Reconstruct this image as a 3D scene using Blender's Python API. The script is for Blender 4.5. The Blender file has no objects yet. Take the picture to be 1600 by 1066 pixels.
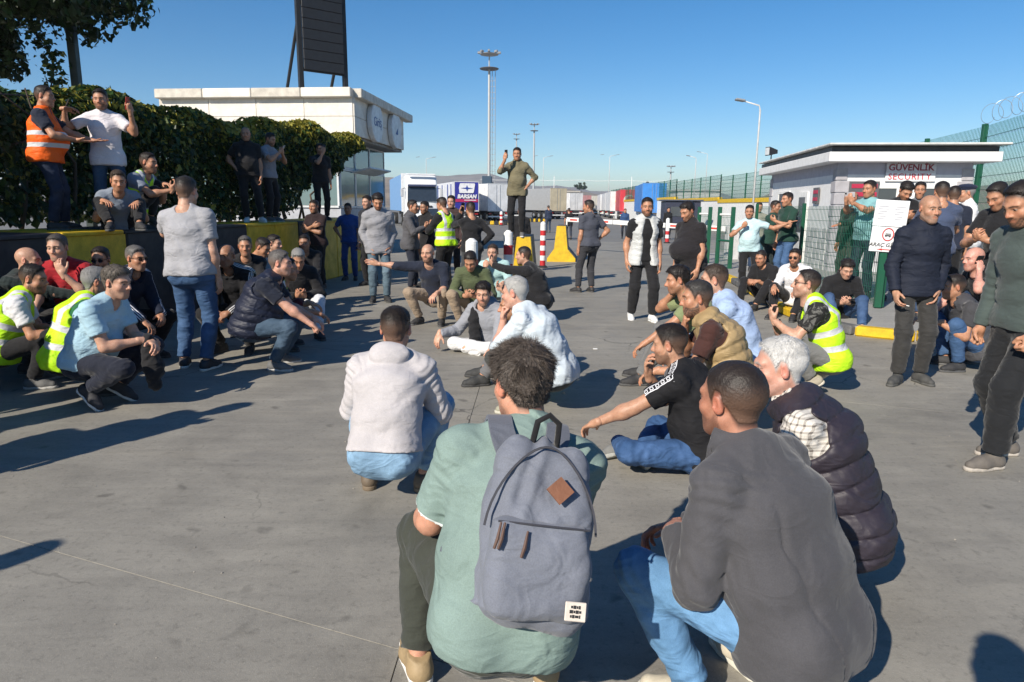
import bpy, math, random
import numpy as np
from mathutils import Matrix, Vector
rng = np.random.default_rng(7)
random.seed(7)
R = math.radians
SC = bpy.context.scene
COL = SC.collection

# ------------------------------------------------------------------ camera
CAMH = 1.60
PITCH = R(11.13)
ROLL = R(0.5)
FPX = 1067.0          # focal length in pixels of the 1600 px wide photograph
cam = bpy.data.cameras.new('camera')
cam.sensor_width = 36.0
cam.lens = 36.0 * FPX / 1600.0
cam.clip_end = 20000
cam.clip_start = 0.05
cam_o = bpy.data.objects.new('camera', cam)
COL.objects.link(cam_o)
CM = Matrix.Rotation(R(90) - PITCH, 4, 'X') @ Matrix.Rotation(ROLL, 4, 'Z')
cam_o.matrix_world = Matrix.Translation((0, 0, CAMH)) @ CM
SC.camera = cam_o

# ------------------------------------------------------------------ light
SUN_EL = R(33.0)
SHADOW_AZ = R(36.0)   # shadows run away from the camera, this far to the right of straight ahead
world = bpy.data.worlds.new('World')
SC.world = world
world.use_nodes = True
wn = world.node_tree
wn.nodes.clear()
sky = wn.nodes.new('ShaderNodeTexSky')
sky.sky_type = 'NISHITA'
sky.sun_disc = False
sky.sun_elevation = SUN_EL
sky.sun_rotation = R(180) + SHADOW_AZ
sky.altitude = 900
sky.air_density = 1.0
sky.dust_density = 0.25
sky.ozone_density = 3.0
bg = wn.nodes.new('ShaderNodeBackground')
bg.inputs['Strength'].default_value = 0.092
wo = wn.nodes.new('ShaderNodeOutputWorld')
hs_ = wn.nodes.new('ShaderNodeHueSaturation')
hs_.inputs['Saturation'].default_value = 1.35
wn.links.new(sky.outputs[0], hs_.inputs['Color'])
wn.links.new(hs_.outputs[0], bg.inputs[0])
wn.links.new(bg.outputs[0], wo.inputs[0])
sun = bpy.data.lights.new('sun', 'SUN')
sun.energy = 5.0
sun.angle = R(0.53)
sun.color = (1.0, 0.915, 0.79)
sun_o = bpy.data.objects.new('sun', sun)
COL.objects.link(sun_o)
sd = Vector((math.sin(SHADOW_AZ) * math.cos(SUN_EL), math.cos(SHADOW_AZ) * math.cos(SUN_EL), -math.sin(SUN_EL)))
sun_o.rotation_euler = sd.to_track_quat('-Z', 'Y').to_euler()
sun_o.location = (-20, -20, 30)
SC.view_settings.view_transform = 'Standard'
SC.view_settings.look = 'None'
SC.view_settings.exposure = 0.40
SC.view_settings.gamma = 1.0
SC.render.engine = 'CYCLES'
SC.cycles.max_bounces = 6
SC.cycles.transparent_max_bounces = 24


# ------------------------------------------------------------------ geometry of the view
def ray(px, py):
    d = CM.to_3x3() @ Vector(((px - 800) / FPX, (533 - py) / FPX, -1.0))
    return d


def on_ground(px, py, z=0.0):
    d = ray(px, py)
    t = (z - CAMH) / d.z
    return Vector((d.x * t, d.y * t, z))


def at_dist(px, py, D):
    """point seen at this pixel at ground distance D ahead"""
    d = ray(px, py)
    t = D / d.y
    return Vector((d.x * t, d.y * t, CAMH + d.z * t))


# ------------------------------------------------------------------ materials
def newmat(name):
    m = bpy.data.materials.new(name)
    m.use_nodes = True
    nt = m.node_tree
    nt.nodes.clear()
    out = nt.nodes.new('ShaderNodeOutputMaterial')
    p = nt.nodes.new('ShaderNodeBsdfPrincipled')
    nt.links.new(p.outputs[0], out.inputs[0])
    return m, nt, p


def nd(nt, typ, **kw):
    n = nt.nodes.new('ShaderNode' + typ)
    for k, v in kw.items():
        if k in n.inputs.keys():
            n.inputs[k].default_value = v
        else:
            setattr(n, k, v)
    return n


def lk(nt, a, b):
    nt.links.new(a, b)


def c4(c):
    return (c[0], c[1], c[2], 1.0)


def mixc(nt, fac, a, b, blend='MIX'):
    n = nt.nodes.new('ShaderNodeMix')
    n.data_type = 'RGBA'
    n.blend_type = blend
    for i, v in ((0, fac), (6, a), (7, b)):
        if isinstance(v, (int, float)):
            n.inputs[i].default_value = v
        elif isinstance(v, (tuple, list)):
            n.inputs[i].default_value = c4(v)
        else:
            lk(nt, v, n.inputs[i])
    return n.outputs[2]


def math_n(nt, op, a, b=None, c=None):
    n = nt.nodes.new('ShaderNodeMath')
    n.operation = op
    for i, v in enumerate((a, b, c)):
        if v is None:
            continue
        if isinstance(v, (int, float)):
            n.inputs[i].default_value = v
        else:
            lk(nt, v, n.inputs[i])
    return n.outputs[0]


def ramp(nt, fac, stops):
    n = nt.nodes.new('ShaderNodeValToRGB')
    el = n.color_ramp.elements
    while len(el) < len(stops):
        el.new(0.5)
    for e, (p, c) in zip(el, stops):
        e.position = p
        e.color = c4(c) if not isinstance(c, (int, float)) else (c, c, c, 1)
    lk(nt, fac, n.inputs[0])
    return n.outputs[0]


def objcoord(nt, scale=(1, 1, 1), which='Object'):
    tc = nt.nodes.new('ShaderNodeTexCoord')
    mp = nt.nodes.new('ShaderNodeMapping')
    mp.inputs['Scale'].default_value = scale
    lk(nt, tc.outputs[which], mp.inputs[0])
    return mp.outputs[0]


def noise(nt, vec, scale, detail=3, rough=0.55, dist=0.0):
    n = nd(nt, 'TexNoise', Scale=scale, Detail=detail, Roughness=rough, Distortion=dist)
    lk(nt, vec, n.inputs['Vector'])
    return n.outputs['Fac']


def bump(nt, p, h, strength=0.3, dist=0.01):
    b = nd(nt, 'Bump', Strength=strength, Distance=dist)
    lk(nt, h, b.inputs['Height'])
    lk(nt, b.outputs[0], p.inputs['Normal'])


_mc = {}


def plain(name, col, rough=0.6, metal=0.0, var=0.12, scale=6.0, bmp=0.0, spec=0.5):
    """painted / cast surface with some grain and wear"""
    key = (name, col, rough, metal)
    if key in _mc:
        return _mc[key]
    m, nt, p = newmat(name)
    v = objcoord(nt)
    n1 = noise(nt, v, scale, 5)
    n2 = noise(nt, v, scale * 9, 3)
    f = math_n(nt, 'ADD', math_n(nt, 'MULTIPLY', n1, 0.7), math_n(nt, 'MULTIPLY', n2, 0.3))
    lo = tuple(max(0, c * (1 - var * 1.6)) for c in col)
    hi = tuple(min(1, c * (1 + var)) for c in col)
    lk(nt, ramp(nt, f, [(0.3, lo), (0.62, hi)]), p.inputs['Base Color'])
    lk(nt, ramp(nt, n1, [(0.3, min(1, rough * 1.2)), (0.7, rough * 0.85)]), p.inputs['Roughness'])
    p.inputs['Metallic'].default_value = metal
    p.inputs['Specular IOR Level'].default_value = spec
    if bmp:
        bump(nt, p, n2, bmp, 0.01)
    _mc[key] = m
    return m


# ------------------------------------------------------------------ mesh building
class MB:
    """collects boxes, tubes and plates into one mesh"""

    def __init__(self):
        self.v = []
        self.f = []
        self.m = []

    def add(self, vs, fs, mi=0):
        o = len(self.v)
        self.v += [tuple(q) for q in vs]
        self.f += [tuple(i + o for i in q) for q in fs]
        self.m += [mi] * len(fs)
        return self

    def box(self, c, s, rz=0.0, M=None, mi=0, bev=0.0):
        hx, hy, hz = s[0] / 2, s[1] / 2, s[2] / 2
        T = Matrix.Translation(c) @ (M.to_4x4() if M is not None else Matrix.Rotation(rz, 4, 'Z'))
        if bev > 0:
            b = min(bev, hx * .9, hy * .9, hz * .9)
            vs = []
            for sx in (-1, 1):
                for sy in (-1, 1):
                    for sz in (-1, 1):
                        vs += [T @ Vector((sx * (hx - b), sy * (hy - b), sz * hz)),
                               T @ Vector((sx * (hx - b), sy * hy, sz * (hz - b))),
                               T @ Vector((sx * hx, sy * (hy - b), sz * (hz - b)))]

            def ix(sx, sy, sz, k):
                return (((sx > 0) * 2 + (sy > 0)) * 2 + (sz > 0)) * 3 + k
            fs = []
            for sz in (-1, 1):
                q = [ix(-1, -1, sz, 0), ix(1, -1, sz, 0), ix(1, 1, sz, 0), ix(-1, 1, sz, 0)]
                fs.append(q if sz > 0 else q[::-1])
            for sy in (-1, 1):
                q = [ix(-1, sy, -1, 1), ix(1, sy, -1, 1), ix(1, sy, 1, 1), ix(-1, sy, 1, 1)]
                fs.append(q if sy < 0 else q[::-1])
            for sx in (-1, 1):
                q = [ix(sx, -1, -1, 2), ix(sx, 1, -1, 2), ix(sx, 1, 1, 2), ix(sx, -1, 1, 2)]
                fs.append(q if sx > 0 else q[::-1])
            for sx in (-1, 1):
                for sy in (-1, 1):
                    q = [ix(sx, sy, -1, 1), ix(sx, sy, -1, 2), ix(sx, sy, 1, 2), ix(sx, sy, 1, 1)]
                    fs.append(q if sx * sy < 0 else q[::-1])
                for sz in (-1, 1):
                    q = [ix(sx, -1, sz, 2), ix(sx, 1, sz, 2), ix(sx, 1, sz, 0), ix(sx, -1, sz, 0)]
                    fs.append(q if sx * sz > 0 else q[::-1])
            for sy in (-1, 1):
                for sz in (-1, 1):
                    q = [ix(-1, sy, sz, 0), ix(1, sy, sz, 0), ix(1, sy, sz, 1), ix(-1, sy, sz, 1)]
                    fs.append(q if sy * sz > 0 else q[::-1])
            for sx in (-1, 1):
                for sy in (-1, 1):
                    for sz in (-1, 1):
                        q = [ix(sx, sy, sz, 0), ix(sx, sy, sz, 1), ix(sx, sy, sz, 2)]
                        fs.append(q if sx * sy * sz < 0 else q[::-1])
            return self.add(vs, fs, mi)
        vs = [T @ Vector((sx * hx, sy * hy, sz * hz)) for sx in (-1, 1) for sy in (-1, 1) for sz in (-1, 1)]
        fs = [(0, 1, 3, 2), (4, 6, 7, 5), (0, 4, 5, 1), (2, 3, 7, 6), (0, 2, 6, 4), (1, 5, 7, 3)]
        return self.add(vs, fs, mi)

    def tube(self, pts, rad, n=8, mi=0, cap=True):
        pts = [Vector(p) for p in pts]
        if isinstance(rad, (int, float)):
            rad = [rad] * len(pts)
        vs, fs = [], []
        up = None
        for i, p in enumerate(pts):
            d = (pts[min(i + 1, len(pts) - 1)] - pts[max(i - 1, 0)]).normalized()
            if up is None:
                up = Vector((0, 0, 1)) if abs(d.z) < 0.9 else Vector((1, 0, 0))
            a = d.cross(up).normalized()
            b = a.cross(d).normalized()
            up = b
            for k in range(n):
                t = 2 * math.pi * k / n
                vs.append(p + (a * math.cos(t) + b * math.sin(t)) * rad[i])
        for i in range(len(pts) - 1):
            for k in range(n):
                fs.append((i * n + k, i * n + (k + 1) % n, (i + 1) * n + (k + 1) % n, (i + 1) * n + k))
        if cap:
            fs.append(tuple(range(n))[::-1])
            fs.append(tuple((len(pts) - 1) * n + k for k in range(n)))
        return self.add(vs, fs, mi)

    def lathe(self, prof, c=(0, 0, 0), n=16, mi=0):
        vs, fs = [], []
        for r, z in prof:
            for k in range(n):
                t = 2 * math.pi * k / n
                vs.append((c[0] + r * math.cos(t), c[1] + r * math.sin(t), c[2] + z))
        for i in range(len(prof) - 1):
            for k in range(n):
                fs.append((i * n + k, i * n + (k + 1) % n, (i + 1) * n + (k + 1) % n, (i + 1) * n + k))
        fs.append(tuple(range(n))[::-1])
        fs.append(tuple((len(prof) - 1) * n + k for k in range(n)))
        return self.add(vs, fs, mi)

    def prism(self, poly, depth, M, mi=0):
        """polygon in the local xz plane pushed along +y"""
        n = len(poly)
        vs = [M @ Vector((x, 0, z)) for x, z in poly] + [M @ Vector((x, depth, z)) for x, z in poly]
        fs = [tuple(range(n)), tuple(range(n, 2 * n))[::-1]]
        for i in range(n):
            j = (i + 1) % n
            fs.append((j, i, n + i, n + j))
        return self.add(vs, fs, mi)

    def mesh(self, name, mats, smooth=False):
        me = bpy.data.meshes.new(name)
        me.from_pydata(self.v, [], self.f)
        for m in (mats if isinstance(mats, (list, tuple)) else [mats]):
            me.materials.append(m)
        me.polygons.foreach_set('material_index', self.m)
        if smooth:
            me.polygons.foreach_set('use_smooth', [True] * len(self.f))
        me.update()
        return me

    def build(self, name, mats, parent=None, smooth=False, loc=None, rz=0.0):
        return link(name, self.mesh(name, mats, smooth), parent, loc, rz)


def link(name, me, parent=None, loc=None, rz=0.0):
    o = bpy.data.objects.new(name, me)
    COL.objects.link(o)
    if parent is not None:
        o.parent = parent
    if loc is not None:
        o.location = loc
    o.rotation_euler.z = rz
    return o


def tag(o, label=None, cat=None, group=None, kind=None):
    if label:
        o['label'] = label
    if cat:
        o['category'] = cat
    if group:
        o['group'] = group
    if kind:
        o['kind'] = kind
    return o


def thing(name, label, cat, loc=(0, 0, 0), rz=0.0, group=None):
    o = bpy.data.objects.new(name, None)
    COL.objects.link(o)
    o.location = loc
    o.rotation_euler.z = rz
    return tag(o, label, cat, group)


def fast_mesh(name, V, Q, mats, smooth=True, attrs=None):
    """numpy quads to mesh; attrs: name -> (domain POINT) float array n x 3 or n x 4"""
    me = bpy.data.meshes.new(name)
    n, m = len(V), len(Q)
    k = Q.shape[1]
    me.vertices.add(n)
    me.vertices.foreach_set('co', np.ascontiguousarray(V, np.float32).ravel())
    me.loops.add(m * k)
    me.loops.foreach_set('vertex_index', np.ascontiguousarray(Q, np.int32).ravel())
    me.polygons.add(m)
    me.polygons.foreach_set('loop_start', np.arange(m, dtype=np.int32) * k)
    me.polygons.foreach_set('use_smooth', np.full(m, smooth, bool))
    for mt in (mats if isinstance(mats, (list, tuple)) else [mats]):
        me.materials.append(mt)
    for an, a in (attrs or {}).items():
        if a.shape[1] == 4:
            at = me.attributes.new(an, 'FLOAT_COLOR', 'POINT')
            at.data.foreach_set('color', np.ascontiguousarray(a, np.float32).ravel())
        else:
            at = me.attributes.new(an, 'FLOAT_VECTOR', 'POINT')
            at.data.foreach_set('vector', np.ascontiguousarray(a, np.float32).ravel())
    me.update(calc_edges=True)
    return me
# ================================================================== people: smooth bodies from signed distances
def A(*v):
    return np.array(v if len(v) > 1 else v[0], np.float64)


def unit(v):
    v = np.asarray(v, float)
    return v / (np.linalg.norm(v) + 1e-12)


def rotx(a):
    c, s = math.cos(a), math.sin(a)
    return A([[1, 0, 0], [0, c, -s], [0, s, c]])


def roty(a):
    c, s = math.cos(a), math.sin(a)
    return A([[c, 0, s], [0, 1, 0], [-s, 0, c]])


def rotz(a):
    c, s = math.cos(a), math.sin(a)
    return A([[c, -s, 0], [s, c, 0], [0, 0, 1]])


def f_cap(x, y, z, p, flat=False):
    a, b, ra, rb = p
    ab = b - a
    L2 = float(ab @ ab) + 1e-9
    X, Y, Z = x - a[0], y - a[1], z - a[2]
    t0 = (X * ab[0] + Y * ab[1] + Z * ab[2]) / L2
    if flat:
        t = np.maximum(t0, 0)
        tr = np.clip(t0, 0, 1)
    else:
        t = np.clip(t0, 0, 1)
        tr = t
    d = np.sqrt((X - t * ab[0]) ** 2 + (Y - t * ab[1]) ** 2 + (Z - t * ab[2]) ** 2) - (ra + (rb - ra) * tr)
    if flat:
        d = np.maximum(d, (t0 - 1) * math.sqrt(L2))
    return d


def f_ell(x, y, z, p):
    c, M, r = p
    X, Y, Z = x - c[0], y - c[1], z - c[2]
    q = [(X * M[0, i] + Y * M[1, i] + Z * M[2, i]) / r[i] for i in range(3)]
    k0 = np.sqrt(q[0] ** 2 + q[1] ** 2 + q[2] ** 2) + 1e-6
    k1 = np.sqrt((q[0] / r[0]) ** 2 + (q[1] / r[1]) ** 2 + (q[2] / r[2]) ** 2) + 1e-6
    return k0 * (k0 - 1) / k1


def f_ecap(x, y, z, p):
    a, b, lat, r0, r1 = p
    ax = b - a
    L = np.linalg.norm(ax) + 1e-9
    ax = ax / L
    lat = unit(lat - ax * (lat @ ax))
    dep = np.cross(ax, lat)
    X, Y, Z = x - a[0], y - a[1], z - a[2]
    s = X * ax[0] + Y * ax[1] + Z * ax[2]
    u = X * lat[0] + Y * lat[1] + Z * lat[2]
    w = X * dep[0] + Y * dep[1] + Z * dep[2]
    t = np.clip(s / L, 0, 1)
    s = s - t * L
    rx = r0[0] + (r1[0] - r0[0]) * t
    ry = r0[1] + (r1[1] - r0[1]) * t
    rs = ry * 0.8
    k0 = np.sqrt((u / rx) ** 2 + (w / ry) ** 2 + (s / rs) ** 2) + 1e-6
    k1 = np.sqrt((u / rx ** 2) ** 2 + (w / ry ** 2) ** 2 + (s / rs ** 2) ** 2) + 1e-6
    return k0 * (k0 - 1) / k1


def prim_bbox(pr):
    t, p = pr[0].strip('-'), pr[1]
    if t in 'cf':
        r = max(p[2], p[3])
        return np.minimum(p[0], p[1]) - r, np.maximum(p[0], p[1]) + r
    if t == 'o':
        r = max(p[2])
        return p[0] - r, p[0] + r
    r = max(max(p[3]), max(p[4]))
    return np.minimum(p[0], p[1]) - r, np.maximum(p[0], p[1]) + r


class Grid:
    def __init__(s, prims, h, pad=0.03, box=None):
        if box is None:
            bb = [prim_bbox(q) for q in prims if q[0] != 'h' and not q[0].startswith('-')]
            lo = np.min([q[0] for q in bb], 0) - pad
            hi = np.max([q[1] for q in bb], 0) + pad
        else:
            lo, hi = A(box[0]), A(box[1])
        s.h = h
        s.lo = np.floor(lo / h) * h
        s.n = np.ceil((hi - s.lo) / h).astype(int) + 1
        s.ax = [(s.lo[i] + h * np.arange(s.n[i])).astype(np.float32) for i in range(3)]
        s.D = np.full(s.n, 0.3, np.float32)
        for q in prims:
            s.put(q)

    def sub(s, lo, hi):
        i0 = np.clip(np.floor((lo - s.lo) / s.h).astype(int), 0, s.n)
        i1 = np.clip(np.ceil((hi - s.lo) / s.h).astype(int) + 1, 0, s.n)
        return tuple(slice(i0[i], i1[i]) for i in range(3))

    def xyz(s, sl=None):
        if sl is None:
            sl = (slice(None),) * 3
        return s.ax[0][sl[0]][:, None, None], s.ax[1][sl[1]][None, :, None], s.ax[2][sl[2]][None, None, :]

    def put(s, q):
        t, p = q[0], q[1]
        k = q[2] if len(q) > 2 else 0.02
        if t == 'h':      # keep the side dot(p - c, n) > 0
            c, n = p
            x, y, z = s.xyz()
            d = -((x - c[0]) * n[0] + (y - c[1]) * n[1] + (z - c[2]) * n[2])
            s.D = np.maximum(s.D, d.astype(np.float32))
            return
        lo, hi = prim_bbox(q)
        m = k + 3 * s.h
        sl = s.sub(lo - m, hi + m)
        if any(q_.start >= q_.stop for q_ in sl):
            return
        x, y, z = s.xyz(sl)
        tt = t.strip('-')
        d = {'c': f_cap, 'o': f_ell, 'e': f_ecap, 'f': f_cap}[tt](x, y, z, p, True) if tt == 'f' else \
            {'c': f_cap, 'o': f_ell, 'e': f_ecap}[tt](x, y, z, p)
        a = s.D[sl]
        if t[0] == '-':
            d = -d
            g = np.maximum(k - np.abs(a - d), 0) / k
            s.D[sl] = np.maximum(a, d) + g * g * k * 0.25
        else:
            g = np.maximum(k - np.abs(a - d), 0) / k
            s.D[sl] = np.minimum(a, d) - g * g * k * 0.25

    def band(s, fn, w=4.0):
        ii = np.nonzero(np.abs(s.D) < w * s.h)
        P = np.stack([s.ax[i][ii[i]] for i in range(3)], 1)
        s.D[ii] += fn(P).astype(np.float32)

    def mesh(s):
        return surfnets(s.D, s.lo, s.h)


def surfnets(D, lo, h):
    D = D.copy()
    for ax in range(3):     # close at the border
        sl = [slice(None)] * 3
        for e in (0, -1):
            sl[ax] = e
            D[tuple(sl)] = np.maximum(D[tuple(sl)], 1e-3)
    S = D < 0
    c = np.zeros(tuple(n - 1 for n in D.shape), np.int8)
    offs = [(i, j, k) for i in (0, 1) for j in (0, 1) for k in (0, 1)]

    def sl(o):
        return tuple(slice(o[i], D.shape[i] - 1 + o[i]) for i in range(3))
    for o in offs:
        c += S[sl(o)]
    act = (c > 0) & (c < 8)
    ids = np.stack(np.nonzero(act), 1)
    if len(ids) == 0:
        return np.zeros((0, 3)), np.zeros((0, 4), int)
    num = np.full(act.shape, -1, np.int32)
    num[act] = np.arange(len(ids))
    acc = np.zeros((len(ids), 3), np.float32)
    cnt = np.zeros(len(ids), np.float32)
    cv = {o: D[ids[:, 0] + o[0], ids[:, 1] + o[1], ids[:, 2] + o[2]] for o in offs}
    for o in offs:
        for ax in range(3):
            if o[ax]:
                continue
            o2 = list(o)
            o2[ax] = 1
            d0, d1 = cv[o], cv[tuple(o2)]
            m = (d0 < 0) != (d1 < 0)
            t = np.where(m, d0 / np.where(m, d0 - d1, 1), 0)
            for i in range(3):
                acc[:, i] += m * (o[i] + (t if i == ax else 0))
            cnt += m
    V = lo + h * (ids + acc / cnt[:, None])
    Q = []
    for ax in range(3):
        b, cc = (ax + 1) % 3, (ax + 2) % 3
        s0 = [slice(None)] * 3
        s1 = [slice(None)] * 3
        s0[ax] = slice(0, -1)
        s1[ax] = slice(1, None)
        e = S[tuple(s0)] != S[tuple(s1)]
        ee = np.stack(np.nonzero(e), 1)
        ok = (ee[:, b] > 0) & (ee[:, cc] > 0) & (ee[:, b] < D.shape[b] - 1) & (ee[:, cc] < D.shape[cc] - 1)
        ee = ee[ok]
        ins = S[ee[:, 0], ee[:, 1], ee[:, 2]]
        cells = []
        for db, dc in ((-1, -1), (0, -1), (0, 0), (-1, 0)):
            q = ee.copy()
            q[:, b] += db
            q[:, cc] += dc
            cells.append(num[q[:, 0], q[:, 1], q[:, 2]])
        q = np.stack(cells, 1)
        q[~ins] = q[~ins][:, ::-1]
        Q.append(q)
    Q = np.concatenate(Q)
    Q = Q[(Q >= 0).all(1)]
    return V, Q


def relax(V, Q, it=1, lam=0.5):
    for _ in range(it):
        acc = np.zeros_like(V)
        cnt = np.zeros(len(V))
        for i in range(4):
            for j in ((i + 1) % 4, (i + 3) % 4):
                for ax in range(3):
                    acc[:, ax] += np.bincount(Q[:, i], V[Q[:, j], ax], len(V))
                cnt += np.bincount(Q[:, i], minlength=len(V))
        V = V + lam * (acc / np.maximum(cnt, 1)[:, None] - V)
    return V


def sstep(a, b, x):
    t = np.clip((x - a) / (b - a), 0, 1)
    return t * t * (3 - 2 * t)


# ------------------------------------------------------------------ head
def head_prims():
    I = np.eye(3)
    pr = [('o', (A(0, -.014, .030), I, (.0775, .099, .088)), .02),
          ('o', (A(0, .028, -.040), I, (.0605, .066, .080)), .03),
          ('o', (A(0, .058, -.100), I, (.030, .028, .024)), .035)]
    for s in (-1, 1):
        pr += [('c', (A(.052 * s, -.004, -.058), A(.018 * s, .062, -.102), .020, .017), .03),
               ('o', (A(.040 * s, .055, -.030), I, (.027, .026, .024)), .025),
               ('c', (A(.008 * s, .086, .021), A(.047 * s, .070, .022), .011, .010), .02)]
    pr += [('-o', (A(s * .033, .098, .000), I, (.020, .016, .013)), .016) for s in (-1, 1)]
    pr += [('o', (A(s * .0325, .0745, .000), I, (.0145, .0135, .0125)), .004) for s in (-1, 1)]
    pr += [('c', (A(0, .086, .014), A(0, .112, -.030), .0075, .0115), .012),
           ('o', (A(0, .112, -.034), I, (.012, .011, .010)), .008)]
    pr += [('o', (A(s * .0135, .099, -.036), I, (.010, .012, .009)), .007) for s in (-1, 1)]
    pr += [('o', (A(0, .078, -.066), I, (.030, .016, .022)), .02),
           ('c', (A(-.018, .0835, -.0630), A(.018, .0835, -.0630), .0055, .0055), .008),
           ('c', (A(0, .0875, -.0625), A(0, .0875, -.0630), .006, .006), .010),
           ('c', (A(-.016, .0825, -.0755), A(.016, .0825, -.0755), .0065, .0065), .008),
           ('-c', (A(-.025, .091, -.069), A(.025, .091, -.069), .0020, .0020), .005)]
    for s in (-1, 1):
        M = rotz(-s * .35) @ rotx(-.15)
        pr += [('o', (A(s * .081, -.014, -.006), M, (.009, .019, .032)), .006),
               ('-o', (A(s * .090, -.008, -.002), M, (.007, .010, .018)), .006)]
    pr += [('c', (A(0, -.022, -.06), A(0, -.052, -.215), .054, .062), .03)]
    return pr


def hairline(P, recede=0.0):
    y = P[:, 1]
    zl = np.interp(y, [-.13, -.06, -.045, -.02, 0., .020, .032, .045, .062, .1],
                   [-.085, -.075, -.045, .022, .026, -.012, .030, .050, .066, .070])
    zl = zl + recede * sstep(.0, .06, y) * 0.5
    return P[:, 2] - zl + 0.35 * np.clip(np.abs(P[:, 0]) - .055, 0, 1) * (y > .03)


HLOD = {0: .0042, 1: .0062, 2: .009, 3: .013}
_heads = {}


def head_mesh(lod):
    if lod not in _heads:
        g = Grid(head_prims(), HLOD[lod], box=((-.11, -.13, -.20), (.11, .14, .135)))
        V, Q = g.mesh()
        if lod < 2:
            V = relax(V, Q, 1, .35)
        x, y, z = np.abs(V[:, 0]), V[:, 1], V[:, 2]
        hl = hairline(V)
        eyed = np.sqrt(((x - .0325) / .0155) ** 2 + ((z + .0005) / .0046) ** 2)
        eye = (eyed < 1) & (y > .06)
        iris = (np.sqrt((x - .0325) ** 2 + (z - .0005) ** 2) < .0066) & eye
        lid = (eyed > 1) & (eyed < 1.5) & (y > .06) & (z > 0)
        brow = np.exp(-((z - .0185 - .004 * sstep(.01, .03, x) + .006 * sstep(.03, .05, x)) / .0055) ** 2) * \
            sstep(.006, .014, x) * (1 - sstep(.048, .056, x)) * (y > .05)
        lips = np.exp(-((z + .069) / .011) ** 2 - (x / .024) ** 4) * (y > .07)
        zb = np.interp(y, [-.03, -.005, .02, .05, .08, .1], [-.2, -.012, -.048, -.056, -.046, -.043])
        beard = sstep(0, .014, zb - z) * sstep(-.02, -.004, y) * (1 - sstep(.165, .195, -z)) * (1 - .9 * np.minimum(lips * 1.4, 1))
        beard = beard * (1 - sstep(-.105, -.155, z) * .6)
        red = np.exp(-((x - .045) / .02) ** 2 - ((z + .03) / .022) ** 2) * (y > .03) * .5 + \
            np.exp(-(x / .016) ** 2 - ((z + .03) / .018) ** 2) * (y > .085) * .8 + (x > .077) * .9 * (np.abs(z + .005) < .04)
        _heads[lod] = dict(V=V, Q=Q, eye=eye, iris=iris, lid=lid, brow=brow, lips=lips, beard=beard, red=red, hl=hl)
    return _heads[lod]


_hair = {}


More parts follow.
